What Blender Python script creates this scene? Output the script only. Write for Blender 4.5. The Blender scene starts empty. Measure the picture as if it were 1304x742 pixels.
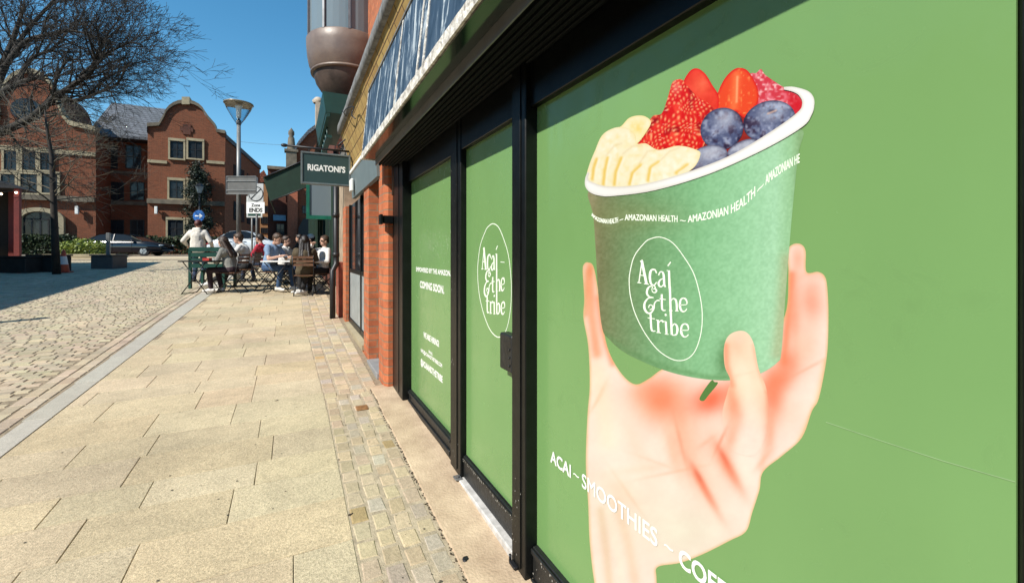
import bpy, bmesh, math, random
import numpy as np
from mathutils import Vector, Matrix, noise
from mathutils.geometry import delaunay_2d_cdt
random.seed(7)
rng = np.random.default_rng(7)
R = math.radians
# ------------------------------------------------------------------ camera
C = bpy.context.scene.collection
scene = bpy.context.scene
FPX, CX, HY, CAMH = 560.0, 652.0, 323.0, 1.4
TH = math.atan(280/560.0); CT, ST = math.cos(TH), math.sin(TH)
cam_d = bpy.data.cameras.new('camera'); cam = bpy.data.objects.new('camera', cam_d); C.objects.link(cam)
cam.location = (0, 0, CAMH); cam.rotation_euler = (R(90), 0, -TH)
cam_d.sensor_width = 36; cam_d.lens = FPX/1304*36; cam_d.shift_y = -(371-HY)/1304
cam_d.clip_end = 3000; cam_d.clip_start = 0.02
scene.camera = cam
# ------------------------------------------------------------------ light
SUN_EL, SX, SY = 42.0, -0.90, -0.436
world = bpy.data.worlds.new('World'); scene.world = world; world.use_nodes = True
nt = world.node_tree; bg = nt.nodes['Background']
sky = nt.nodes.new('ShaderNodeTexSky'); sky.sky_type = 'NISHITA'; sky.sun_disc = False
sky.sun_elevation = R(SUN_EL); sky.sun_rotation = math.atan2(SX, SY)
sky.air_density = 1.0; sky.dust_density = 0.0; sky.ozone_density = 2.2; sky.altitude = 0
hs = nt.nodes.new('ShaderNodeHueSaturation'); hs.inputs['Saturation'].default_value = 1.28; hs.inputs['Hue'].default_value = 0.485; nt.links.new(sky.outputs[0], hs.inputs['Color']); nt.links.new(hs.outputs[0], bg.inputs[0]); bg.inputs[1].default_value = 0.125
sl = bpy.data.lights.new('sun', 'SUN'); sun = bpy.data.objects.new('sun', sl); C.objects.link(sun)
sl.energy = 5.0; sl.angle = R(0.5); sl.color = (1.0, 0.95, 0.86)
ce = math.cos(R(SUN_EL))
sun.rotation_euler = Vector((SX*ce, SY*ce, math.sin(R(SUN_EL)))).to_track_quat('Z', 'Y').to_euler()
sun.location = (-10, -5, 15)
scene.view_settings.view_transform = 'Standard'; scene.view_settings.look = 'None'
scene.view_settings.exposure = 0.5; scene.view_settings.gamma = 1
scene.view_settings.use_curve_mapping = False
scene.render.engine = 'CYCLES'
# ------------------------------------------------------------------ pixel <-> place helpers (measuring the photograph)
def ray(px, py):
    r = (px-CX)/FPX; q = (py-HY)/FPX
    return Vector((r*CT+ST, -r*ST+CT, -q))
def P(px, py, zc):
    return Vector((0, 0, CAMH)) + ray(px, py)*zc
SL = 0.045
def g(y):
    if y > 28: return SL*28
    if y < -15: return -SL*15
    return SL*y
def G(px, py):
    d = ray(px, py); t = CAMH/(SL*d.y-d.z)
    return Vector((d.x*t, d.y*t, g(d.y*t)))
def FY(c, px):
    r = (px-CX)/FPX
    return c*(CT-r*ST)/(ST+r*CT)
def FZ(c, px, py):
    y = FY(c, px); return CAMH-(py-HY)/FPX*(c*ST+y*CT)
def BX(yp, px):
    r = (px-CX)/FPX
    return yp*(ST+r*CT)/(CT-r*ST)
def BZ(yp, px, py):
    x = BX(yp, px); return CAMH-(py-HY)/FPX*(x*ST+yp*CT)
# ------------------------------------------------------------------ materials
def lin(c):
    if isinstance(c, str):
        c = c.lstrip('#'); c = [int(c[i:i+2], 16) for i in (0, 2, 4)]
    c = [v/255 for v in c]
    return tuple((v/12.92 if v <= 0.04045 else ((v+0.055)/1.055)**2.4) for v in c)
def newmat(name):
    m = bpy.data.materials.new(name); m.use_nodes = True
    return m, m.node_tree.nodes, m.node_tree.links, m.node_tree.nodes['Principled BSDF']
def mat(name, col, rough=0.6, metal=0.0, var=0.15, vscale=6.0, bump=0.0, bscale=60.0, col2=None, spec=0.5, dirt=None):
    m, n, l, b = newmat(name)
    b.inputs['Roughness'].default_value = rough; b.inputs['Metallic'].default_value = metal
    b.inputs['Specular IOR Level'].default_value = spec
    tc = n.new('ShaderNodeTexCoord')
    nz = n.new('ShaderNodeTexNoise'); nz.inputs['Scale'].default_value = vscale; nz.inputs['Detail'].default_value = 6
    nz.inputs['Roughness'].default_value = 0.65
    l.new(tc.outputs['Object'], nz.inputs['Vector'])
    cr = n.new('ShaderNodeValToRGB'); l.new(nz.outputs[0], cr.inputs[0])
    c2 = col2 if col2 else tuple(v*(1-var*2) for v in col)
    cr.color_ramp.elements[0].color = (*c2, 1); cr.color_ramp.elements[0].position = 0.3
    cr.color_ramp.elements[1].color = (*[v*(1+var*0.6) for v in col], 1); cr.color_ramp.elements[1].position = 0.7
    l.new(cr.outputs[0], b.inputs['Base Color'])
    if bump > 0:
        n2 = n.new('ShaderNodeTexNoise'); n2.inputs['Scale'].default_value = bscale; n2.inputs['Detail'].default_value = 5
        l.new(tc.outputs['Object'], n2.inputs['Vector'])
        bp = n.new('ShaderNodeBump'); bp.inputs['Strength'].default_value = bump; bp.inputs['Distance'].default_value = 0.01
        l.new(n2.outputs[0], bp.inputs['Height']); l.new(bp.outputs[0], b.inputs['Normal'])
    return m
def colmat(name, rough=0.6, nscale=90, namt=0.12, bump=0.3, bdist=0.004, stain=0.0, spec=0.4, speck=0.0):
    """colour from the point attribute Col times fine noise"""
    m, n, l, b = newmat(name)
    b.inputs['Roughness'].default_value = rough; b.inputs['Specular IOR Level'].default_value = spec
    at = n.new('ShaderNodeAttribute'); at.attribute_name = 'Col'
    tc = n.new('ShaderNodeTexCoord')
    src = at.outputs['Color']
    def mul(src, scale, lo, hi, p0=0.3, p1=0.7, detail=6):
        nz = n.new('ShaderNodeTexNoise'); nz.inputs['Scale'].default_value = scale; nz.inputs['Detail'].default_value = detail
        nz.inputs['Roughness'].default_value = 0.7
        l.new(tc.outputs['Object'], nz.inputs['Vector'])
        mr = n.new('ShaderNodeMapRange'); mr.inputs[1].default_value = p0; mr.inputs[2].default_value = p1
        mr.inputs[3].default_value = lo; mr.inputs[4].default_value = hi; l.new(nz.outputs[0], mr.inputs[0])
        mx = n.new('ShaderNodeMix'); mx.data_type = 'RGBA'; mx.blend_type = 'MULTIPLY'; mx.inputs[0].default_value = 1
        l.new(src, mx.inputs[6]); l.new(mr.outputs[0], mx.inputs[7])
        return mx.outputs[2], nz
    src, nz = mul(src, nscale, 1-namt, 1+namt)
    if bump > 0 and nscale >= 60: src, _ = mul(src, 11, .90, 1.08)
    if stain > 0: src, _ = mul(src, 1.3, 1-stain, 1.05, 0.35, 0.6)
    if speck > 0: src, _ = mul(src, 260, 1-speck, 1.1, 0.38, 0.5, 2)
    l.new(src, b.inputs['Base Color'])
    if bump > 0:
        bp = n.new('ShaderNodeBump'); bp.inputs['Strength'].default_value = bump; bp.inputs['Distance'].default_value = bdist
        l.new(nz.outputs[0], bp.inputs['Height']); l.new(bp.outputs[0], b.inputs['Normal'])
    return m
def brickmat(name, c1, c2, mortar, axis='x', bw=0.225, bh=0.075, ms=0.010, rough=0.85, tint=None):
    m, n, l, b = newmat(name); b.inputs['Roughness'].default_value = rough; b.inputs['Specular IOR Level'].default_value = 0.25
    tc = n.new('ShaderNodeNewGeometry'); sp = n.new('ShaderNodeSeparateXYZ'); l.new(tc.outputs['Position'], sp.inputs[0])
    cb = n.new('ShaderNodeCombineXYZ')
    ad = n.new('ShaderNodeMath'); ad.operation = 'ADD'; l.new(sp.outputs[0], ad.inputs[0]); l.new(sp.outputs[1], ad.inputs[1])
    l.new(ad.outputs[0], cb.inputs[0]); l.new(sp.outputs[2], cb.inputs[1])
    bt = n.new('ShaderNodeTexBrick'); l.new(cb.outputs[0], bt.inputs['Vector'])
    bt.inputs['Scale'].default_value = 1; bt.inputs['Brick Width'].default_value = bw; bt.inputs['Row Height'].default_value = bh
    bt.inputs['Mortar Size'].default_value = ms; bt.inputs['Mortar Smooth'].default_value = 0.1
    bt.inputs['Color1'].default_value = (*c1, 1); bt.inputs['Color2'].default_value = (*c2, 1); bt.inputs['Mortar'].default_value = (*mortar, 1)
    bt.inputs['Bias'].default_value = 0.0
    nz = n.new('ShaderNodeTexNoise'); nz.inputs['Scale'].default_value = 9; nz.inputs['Detail'].default_value = 8; nz.inputs['Roughness'].default_value = 0.75
    l.new(tc.outputs['Position'], nz.inputs['Vector'])
    mr = n.new('ShaderNodeMapRange'); mr.inputs[1].default_value = 0.3; mr.inputs[2].default_value = 0.7; mr.inputs[3].default_value = 0.68; mr.inputs[4].default_value = 1.2
    l.new(nz.outputs[0], mr.inputs[0])
    mx = n.new('ShaderNodeMix'); mx.data_type = 'RGBA'; mx.blend_type = 'MULTIPLY'; mx.inputs[0].default_value = 1
    l.new(bt.outputs[0], mx.inputs[6]); l.new(mr.outputs[0], mx.inputs[7]); l.new(mx.outputs[2], b.inputs['Base Color'])
    bp = n.new('ShaderNodeBump'); bp.inputs['Strength'].default_value = 0.7; bp.inputs['Distance'].default_value = 0.006; bp.invert = True
    l.new(bt.outputs['Fac'], bp.inputs['Height']); l.new(bp.outputs[0], b.inputs['Normal'])
    return m
def glassmat(name, col=(0.02, 0.025, 0.03), rough=0.05):
    m, n, l, b = newmat(name); b.inputs['Base Color'].default_value = (*col, 1); b.inputs['Roughness'].default_value = rough
    b.inputs['Specular IOR Level'].default_value = 0.35
    tc = n.new('ShaderNodeTexCoord'); nz = n.new('ShaderNodeTexNoise'); nz.inputs['Scale'].default_value = 1.5
    l.new(tc.outputs['Object'], nz.inputs['Vector'])
    bp = n.new('ShaderNodeBump'); bp.inputs['Strength'].default_value = 0.05; l.new(nz.outputs[0], bp.inputs['Height']); l.new(bp.outputs[0], b.inputs['Normal'])
    return m
def emat(name, col, s):
    m, n, l, b = newmat(name); b.inputs['Base Color'].default_value = (*col, 1)
    b.inputs['Emission Color'].default_value = (*col, 1); b.inputs['Emission Strength'].default_value = s; return m
# ------------------------------------------------------------------ mesh builder
class MB:
    def __init__(s): s.v = []; s.f = []; s.c = []; s.cur = None; s.smooth = []; s.sm = False
    def add(s, vs, fs):
        o = len(s.v); s.v += [tuple(v) for v in vs]; s.f += [tuple(i+o for i in f) for f in fs]
        s.smooth += [s.sm]*len(fs)
        s.c += [s.cur if s.cur else (1, 1, 1)]*len(vs); return s
    def box(s, x0, x1, y0, y1, z0, z1, M=None, bev=0.0):
        if x0 > x1: x0, x1 = x1, x0
        if y0 > y1: y0, y1 = y1, y0
        if z0 > z1: z0, z1 = z1, z0
        b = min(bev, (x1-x0)*0.3, (y1-y0)*0.3, (z1-z0)*0.3)
        if b <= 0:
            vs = [(x, y, z) for x in (x0, x1) for y in (y0, y1) for z in (z0, z1)]
            fs = [(0, 1, 3, 2), (4, 6, 7, 5), (0, 4, 5, 1), (2, 3, 7, 6), (0, 2, 6, 4), (1, 5, 7, 3)]
        else:
            bm = bmesh.new(); bmesh.ops.create_cube(bm, size=1)
            for v in bm.verts: v.co = Vector(((x0+x1)/2+v.co.x*(x1-x0), (y0+y1)/2+v.co.y*(y1-y0), (z0+z1)/2+v.co.z*(z1-z0)))
            bmesh.ops.bevel(bm, geom=bm.edges[:], offset=b, segments=1, affect='EDGES')
            bm.verts.index_update(); vs = [v.co.copy() for v in bm.verts]; fs = [[v.index for v in f.verts] for f in bm.faces]; bm.free()
        if M is not None: vs = [M @ Vector(v) for v in vs]
        return s.add(vs, fs)
    def tube(s, pts, rad, n=8, cap=True, smooth=True):
        pts = [Vector(p) for p in pts]
        if not hasattr(rad, '__len__'): rad = [rad]*len(pts)
        vs = []; fs = []; up = None
        for i, p in enumerate(pts):
            a = pts[max(i-1, 0)]; b = pts[min(i+1, len(pts)-1)]; t = (b-a)
            if t.length < 1e-9: t = Vector((0, 0, 1))
            t.normalize()
            if up is None: up = t.orthogonal().normalized()
            else:
                up = up-t*up.dot(t)
                up = up.normalized() if up.length > 1e-6 else t.orthogonal().normalized()
            w = t.cross(up)
            for k in range(n):
                a_ = 2*math.pi*k/n; vs.append(p+(up*math.cos(a_)+w*math.sin(a_))*rad[i])
        for i in range(len(pts)-1):
            for k in range(n):
                fs.append((i*n+k, i*n+(k+1) % n, (i+1)*n+(k+1) % n, (i+1)*n+k))
        so = s.sm; s.sm = smooth; s.add(vs, fs); s.sm = so
        if cap:
            o = len(s.v)-len(vs)
            s.f.append(tuple(o+k for k in reversed(range(n)))); s.f.append(tuple(o+(len(pts)-1)*n+k for k in range(n))); s.smooth += [False, False]
        return s
    def bar(s, a, b, w, h=None):
        a = Vector(a); b = Vector(b); h = h or w
        t = (b-a).normalized(); u = Vector((0, 0, 1)) if abs(t.z) < 0.95 else Vector((1, 0, 0))
        sd = t.cross(u).normalized(); u = sd.cross(t)
        vs = [p+sd*i*w/2+u*j*h/2 for p in (a, b) for i, j in ((-1, -1), (1, -1), (1, 1), (-1, 1))]
        return s.add(vs, [(3, 2, 1, 0), (4, 5, 6, 7), (0, 1, 5, 4), (1, 2, 6, 5), (2, 3, 7, 6), (3, 0, 4, 7)])
    def lathe(s, prof, c=(0, 0, 0), n=24, a0=0, a1=2*math.pi, smooth=True, closed=True):
        c = Vector(c); vs = []; fs = []; m = len(prof); full = abs(a1-a0-2*math.pi) < 1e-6; k = n if full else n+1
        for i in range(k):
            a = a0+(a1-a0)*i/n
            for r, z in prof: vs.append(c+Vector((r*math.cos(a), r*math.sin(a), z)))
        for i in range(n):
            j = (i+1) % k
            for q in range(m-1): fs.append((i*m+q, j*m+q, j*m+q+1, i*m+q+1))
        so = s.sm; s.sm = smooth; s.add(vs, fs); s.sm = so; return s
    def prism(s, poly, ext):
        """poly: list of 3D points (planar), extruded by vector ext"""
        poly = [Vector(p) for p in poly]; ext = Vector(ext); n = len(poly)
        nrm = Vector((0, 0, 0))
        for i in range(n): nrm += poly[i].cross(poly[(i+1) % n])
        if nrm.dot(ext) > 0: poly.reverse()
        vs = poly+[p+ext for p in poly]
        fs = [tuple(range(n)), tuple(n+i for i in reversed(range(n)))]
        fs += [((i+1) % n, i, n+i, n+(i+1) % n) for i in range(n)]
        return s.add(vs, fs)
    def ball(s, c, r, sc=(1, 1, 1), n=12, M=None):
        c = Vector(c); vs = []; fs = []; m = max(6, n//2+2)
        for i in range(m+1):
            ph = math.pi*i/m
            for k in range(n):
                a = 2*math.pi*k/n; p = Vector((r*sc[0]*math.sin(ph)*math.cos(a), r*sc[1]*math.sin(ph)*math.sin(a), r*sc[2]*math.cos(ph)))
                if M is not None: p = M @ p
                vs.append(c+p)
        for i in range(m):
            for k in range(n): fs.append((i*n+k, (i+1)*n+k, (i+1)*n+(k+1) % n, i*n+(k+1) % n))
        so = s.sm; s.sm = True; s.add(vs, fs); s.sm = so; return s
    def build(s, name, m, parent=None, label=None, cat=None, group=None, kind=None, cols=False):
        me = bpy.data.meshes.new(name); me.from_pydata(s.v, [], s.f); me.update()
        if any(s.smooth): me.polygons.foreach_set('use_smooth', s.smooth)
        if cols:
            a = me.attributes.new('Col', 'FLOAT_COLOR', 'POINT')
            arr = np.ones((len(s.v), 4), 'f'); arr[:, :3] = np.array(s.c, 'f'); a.data.foreach_set('color', arr.ravel())
        me.materials.append(m)
        o = bpy.data.objects.new(name, me); C.objects.link(o)
        if parent is not None:
            o.parent = parent; o.matrix_parent_inverse = WM(parent).inverted()
        tag(o, label, cat, group, kind); return o
def WM(o):
    m = o.matrix_basis.copy()
    return m if o.parent is None else WM(o.parent) @ o.matrix_parent_inverse @ m
def tag(o, label=None, cat=None, group=None, kind=None):
    if label: o['label'] = label
    if cat: o['category'] = cat
    if group: o['group'] = group
    if kind: o['kind'] = kind
    return o
def empty(name, loc, label, cat, group=None, rz=0):
    o = bpy.data.objects.new(name, None); C.objects.link(o); o.location = loc; o.rotation_euler = (0, 0, rz)
    o.empty_display_size = 0.1
    return tag(o, label, cat, group)
def copy_tree(o, parent=None):
    c = o.copy(); C.objects.link(c)
    if parent is not None: c.parent = parent
    for ch in list(o.children): copy_tree(ch, c)
    return c
def obj_from_mesh(name, me, m, parent=None):
    if m: me.materials.clear(); me.materials.append(m)
    me.name = name
    o = bpy.data.objects.new(name, me); C.objects.link(o)
    if parent is not None: o.parent = parent; o.matrix_parent_inverse = WM(parent).inverted()
    return o
# common materials
M = {}
M['black_frame'] = mat('black_frame', (0.004, 0.005, 0.005), 0.38, spec=0.3, var=0.3, vscale=14, bump=0.08, bscale=30)
M['chipped'] = mat('chipped_black', (0.012, 0.013, 0.013), 0.5, var=0.3, vscale=22, bump=0.4, bscale=40)
M['shutter'] = mat('shutter_green', (0.002, 0.004, 0.004), 0.7, var=0.2, spec=0.15)
M['soffit'] = mat('soffit_green', (0.004, 0.014, 0.010), 0.12, var=0.2, spec=0.7)
M['dark_metal'] = mat('dark_metal', (0.02, 0.02, 0.022), 0.45, 0.3)
M['steel'] = mat('painted_steel', (0.22, 0.22, 0.22), 0.4, 0.5)
M['grey_paint'] = mat('grey_paint', (0.13, 0.17, 0.18), 0.5, var=0.08)
M['white'] = mat('white_paint', (0.78, 0.78, 0.75), 0.5, var=0.06)
M['cream_stone'] = mat('cream_stone', (0.36, 0.30, 0.19), 0.8, var=0.15, bump=0.3, vscale=3)
M['green_paint'] = mat('green_paint', (0.008, 0.05, 0.038), 0.4, var=0.15)
M['awning'] = mat('awning_cloth', (0.012, 0.038, 0.022), 0.8, var=0.12)
M['slate'] = brickmat('slate_tiles', (0.10, 0.11, 0.12), (0.14, 0.15, 0.17), (0.04, 0.04, 0.045), bw=0.35, bh=0.25, ms=0.02)
M['tile_roof'] = brickmat('clay_tiles', (0.22, 0.07, 0.04), (0.27, 0.09, 0.05), (0.08, 0.03, 0.02), bw=0.3, bh=0.25, ms=0.03)
M['brick'] = brickmat('orange_brick', (0.50, 0.155, 0.066), (0.38, 0.11, 0.05), (0.26, 0.17, 0.11), ms=0.006)
M['brick_far'] = brickmat('red_brick', (0.235, 0.062, 0.027), (0.15, 0.040, 0.019), (0.18, 0.10, 0.06))
M['brick_dark'] = brickmat('brown_brick', (0.15, 0.045, 0.03), (0.11, 0.035, 0.022), (0.09, 0.06, 0.045))
M['yellow_tile'] = brickmat('buff_tiles', (0.40, 0.28, 0.10), (0.32, 0.20, 0.07), (0.10, 0.06, 0.03), bw=0.24, bh=0.12, ms=0.006)
M['glass'] = glassmat('window_glass')
M['glass_sky'] = glassmat('pale_window_glass', (0.16, 0.20, 0.22), 0.12)
M['lead'] = mat('weathered_lead', (0.20, 0.195, 0.18), 0.7, var=0.35, vscale=14, bump=0.5, bscale=25)
M['soil'] = mat('soil', (0.03, 0.025, 0.02), 0.95)
M['asphalt'] = mat('asphalt', (0.055, 0.055, 0.058), 0.9, var=0.15, bump=0.4, bscale=120)
# ================================================================== GROUND
def strip(xs, ys, dz=0.0):
    vs = [(x, y, g(y)+dz) for y in ys for x in xs]; fs = []
    n = len(xs)
    for j in range(len(ys)-1):
        for i in range(n-1): fs.append((j*n+i, j*n+i+1, (j+1)*n+i+1, (j+1)*n+i))
    return vs, fs
b = MB(); b.add(*strip([-600, -60, -20, 0, 20, 60, 600], [-600, -15, 0, 10, 20, 28, 60, 200, 900], -0.03))
b.build('ground', M['asphalt'], kind='structure')
# far asphalt road across the end of the lane
b = MB(); b.add(*strip([-60, -20, 0, 20, 40], [28, 34, 40.2], -0.006)); b.build('road', mat('road_asphalt', (0.16, 0.10, 0.08), 0.9, var=0.15, bump=0.3, bscale=90), kind='structure')
b = MB(); b.add(*strip([-60, -20, 0, 20, 40], [40.2, 60], 0.09)); b.add(*[[(-60, 40.2, g(40)+.09), (40, 40.2, g(40)+.09), (40, 40.2, g(40)-.02), (-60, 40.2, g(40)-.02)], [(0, 1, 2, 3)]])
b.build('far_pavement', mat('far_slabs', (0.3, 0.26, 0.2), 0.9), kind='structure')
b = MB(); b.add(*strip([-60, -40, -20, 0, 1.2], [25.2, 26.6, 28], 0.012)); b.build('crossing_pavement', mat('pale_slabs', (0.52, 0.42, 0.28), 0.9, var=.12), kind='structure')
mortar = mat('joint_sand', (0.30, 0.24, 0.16), 0.95, var=0.25, vscale=30, bump=0.4, bscale=120)
b = MB(); b.add(*strip([-40, -12, -5, -1.8, 0, 0.9, 1.3], [-6, 0, 5, 12, 20, 25.2], -0.0065)); b.build('paving_bed', mortar, kind='structure')

def paver(b, x0, x1, y0, y1, h=0.0, gap=0.004, bev=0.005, depth=0.012, jit=0.0, col=(.4, .35, .28), z=None, rot=0):
    x0 += gap; x1 -= gap; y0 += gap; y1 -= gap
    if x1-x0 < .01 or y1-y0 < .01: return
    j = lambda: random.uniform(-jit, jit)
    o = [(x0+j(), y0+j()), (x1+j(), y0+j()), (x1+j(), y1+j()), (x0+j(), y1+j())]
    cx = (x0+x1)/2; cy = (y0+y1)/2
    tilt = (random.uniform(-1, 1)*jit*0.5, random.uniform(-1, 1)*jit*0.5)
    def top(x, y): return g(y)+h+(x-cx)/max(x1-x0, .01)*tilt[0]+(y-cy)/max(y1-y0, .01)*tilt[1]
    vs = []
    for (x, y) in o:
        ix = x+(bev if x < cx else -bev); iy = y+(bev if y < cy else -bev)
        vs.append((ix, iy, top(ix, iy)))
    for (x, y) in o: vs.append((x, y, top(x, y)-bev*0.9))
    for (x, y) in o: vs.append((x, y, top(x, y)-depth))
    b.cur = col
    fs = [(0, 1, 2, 3)]
    for q in (0, 4):
        for i in range(4): k = (i+1) % 4; fs.append((q+i, q+4+i, q+4+k, q+k))
    b.add(vs, fs)
def shade(c, lo=0.85, hi=1.12, hue=0.04):
    s = random.uniform(lo, hi); return tuple(max(0, v*s*(1+random.uniform(-hue, hue))) for v in c)
# --- flagstones on the footway
FB = (0.51, 0.42, 0.275)
b = MB(); y = -1.2
while y < 21:
    dpt = random.choice([0.27, 0.32, 0.36, 0.42]); x = -1.575+0.0
    xr = 0.25 if y < 3.55 else 0.25-0.08*min(1, (y-3.55)/4)
    x = -1.575-random.uniform(0, .5)
    while x < xr:
        w = random.choice([0.38, 0.45, 0.5, 0.6, 0.72]); xe = x+w
        if xr-xe < 0.2: xe = xr
        if xe > -1.5:
            c = FB if random.random() < .75 else (0.51, 0.41, 0.26)
            paver(b, max(x, -1.575), min(xe, xr), y, y+dpt, gap=0.0018, bev=0.0022, depth=0.008, jit=0.001, col=shade(c, .92, 1.06, .02))
        x = xe
    y += dpt
b.build('footway_flagstones', colmat('yorkstone', 0.85, 75, 0.28, 0.9, 0.006, stain=0.2, speck=0.35), kind='structure', cols=True)
# --- setts beside the shop front
b = MB(); y = -0.8; row = 0
while y < 15:
    dpt = 0.125+random.uniform(-.012, .015)
    xl = 0.25 if y < 3.55 else 0.25-0.08*min(1, (y-3.55)/4)
    xr2 = 0.625 if y < 4.0 else 0.70
    n = 4; w = (xr2-xl)/n
    for k in range(n):
        xa = xl+k*w; off = (0.05 if k % 2 else 0)
        c = (0.44, 0.35, 0.23)
        q = random.random()
        if q < .02: c = (0.40, 0.28, 0.14)
        elif q < .25: c = (0.40, 0.34, 0.26)
        paver(b, xa, xa+w, y+off, y+off+dpt, gap=0.0055, bev=0.009, depth=0.03, jit=0.0045, h=random.uniform(-.002, .002), col=shade(c, .8, 1.15))
    y += dpt+0.001
b.build('sett_strip', colmat('sett_stone', 0.85, 60, 0.2, 0.8, 0.006, stain=0.12, speck=0.2), kind='structure', cols=True)
b = MB(); b.add(*strip([.15, .4, .69], [-.8, 3, 6, 10, 15.2], -0.0035)); b.build('sett_joint_fill', mat('pale_joint_sand', (.44, .36, .25), .95, var=.2, vscale=20, bump=.5, bscale=150), kind='structure')
# --- cement apron along the shop front
b = MB(); ys = np.linspace(-1.5, 4.15, 60)
vs = []; fs = []
for i, y in enumerate(ys):
    e = 0.632+0.012*noise.noise(Vector((y*3, 0, 0)))+0.006*noise.noise(Vector((y*11, 5, 0)))
    vs += [(e, y, g(y)-.012), (e+.008, y, g(y)+0.006), (0.78, y, g(y)+.012), (1.0, y, g(y)+0.018)]
for i in range(len(ys)-1):
    for k in range(3): fs.append((i*4+k, i*4+k+1, i*4+5+k, i*4+4+k))
b.add(vs, fs)
b.build('cement_apron', mat('cement_apron', (0.52, 0.40, 0.27), 0.85, var=0.16, vscale=5, bump=0.5, bscale=80, col2=(0.36, 0.26, 0.17)), kind='structure')
# --- dirt line between setts and apron
dirtm = mat('moss_dirt', (0.07, 0.05, 0.03), 0.95, var=.3, bump=.5)
b = MB()
for i in range(420):
    y = random.uniform(-.5, 4.1); x = 0.628+random.gauss(0, .005)+0.010*noise.noise(Vector((y*3, 0, 0))); r = random.uniform(.0015, .0045)
    b.ball((x, y, g(y)+.0), r, (1.3, 1.6, .5), n=5)
b.build('joint_dirt', dirtm, kind='stuff')
# --- kerb band of pale granite, flush
b = MB(); y = -1
while y < 25:
    L = 0.9; xa = -1.72 - 0.10*max(0, min(1, (y-3)/6)); xb = -1.578
    paver(b, xa, xb, y, y+L, gap=0.003, bev=0.003, col=shade((0.42, 0.395, 0.33), .92, 1.06, .01)); y += L
b.build('kerb_stones', colmat('granite_kerb', 0.75, 70, 0.1, 0.3, 0.003, speck=0.35), kind='structure', cols=True)
# --- carriageway setts
b = MB()
y = -0.5
while y < 25:
    L = 0.20; xa = -1.735-0.10*max(0, min(1, (y-3)/6))
    for k in range(2):
        paver(b, xa-(k+1)*.105-.0, xa-k*.105, y+k*.1, y+k*.1+L, gap=.005, bev=.006, jit=.004, depth=.02, col=shade((.45, .37, .26), .8, 1.1))
    y += L
y = 2.0; row = 0
while y < 25:
    d = 0.09; x = -1.95-0.10*max(0, min(1, (y-3)/6)) - (0 if row % 2 else 0.08)
    xmin = -3.4-0.62*y if y < 16 else -14.5
    while x > max(xmin, -14.5):
        w = random.uniform(.11, .17)
        yy = y+0.008*math.sin(x*1.3)
        paver(b, x-w, x, yy, yy+d, gap=.0045, bev=.007, jit=.002, depth=.02, h=random.uniform(-.0025, .0025), col=shade((.44, .37, .255), .78, 1.12, .05))
        x -= w
    y += d; row += 1
b.build('sett_carriageway', colmat('carriageway_stone', 0.8, 40, 0.15, 0.6, 0.006, stain=0.15), kind='structure', cols=True)
b = MB()
for i in range(260):
    y = random.uniform(.9, 11); x = random.uniform(-1.5, .6) if random.random() < .8 else random.uniform(.3, .62); r = random.uniform(.002, .007)
    n_ = 7; a0 = random.random()
    b.add([(x+r*random.uniform(.7, 1.1)*math.cos(a0+6.283*k/n_), y+r*random.uniform(.7, 1.1)*math.sin(a0+6.283*k/n_), g(y+0)+.0022+SL*r*math.sin(a0+6.283*k/n_)) for k in range(n_)], [tuple(range(n_))])
b.build('gum_spots', mat('old_gum', (0.10, 0.085, 0.06), .9, var=.4, vscale=3), kind='stuff')
# --- small litter
b = MB(); p = G(593, 713)
for k in range(5): b.ball(p+Vector((random.uniform(-.006, .006), random.uniform(-.008, .008), .006)), .010, (1.2, 1, .6), n=6)
b.build('tar_lump', mat('tar', (0.01, 0.01, 0.012), .5), label='small black lump lying at the edge of the cement strip near the camera', cat='litter')
for px, py, lab in ((352, 510, 'small dark leaf lying on the flagstones in mid pavement'), (457, 511, None), (446, 655, 'tiny dark pebble on the flagstone beside the cobble strip')):
    if lab is None: continue
    p = G(px, py); b = MB(); b.ball(p+Vector((0, 0, .002)), .008, (1.6, .9, .3), n=6); b.ball(p+Vector((.01, .004, .003)), .004, (1, 1.6, .6), n=6)
    b.build('leaf' if 'leaf' in lab else 'pebble', mat('leaf_brown', (0.03, 0.02, 0.012), .9), label=lab, cat='leaf' if 'leaf' in lab else 'pebble')
# rusty inspection cover among the setts
p = G(461, 519); b = MB(); b.box(p.x-.045, p.x+.045, p.y-.05, p.y+.05, p.z-.004, p.z+.006, bev=.003)
for k in range(4): b.box(p.x-.035, p.x+.035, p.y-.035+k*.02, p.y-.027+k*.02, p.z+.006, p.z+.008)
b.build('stop_tap_cover', mat('rust', (0.33, 0.16, 0.06), .8, var=.3, vscale=30, bump=.4), label='small rusty orange metal cover set among the cobbles', cat='drain cover')
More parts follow.
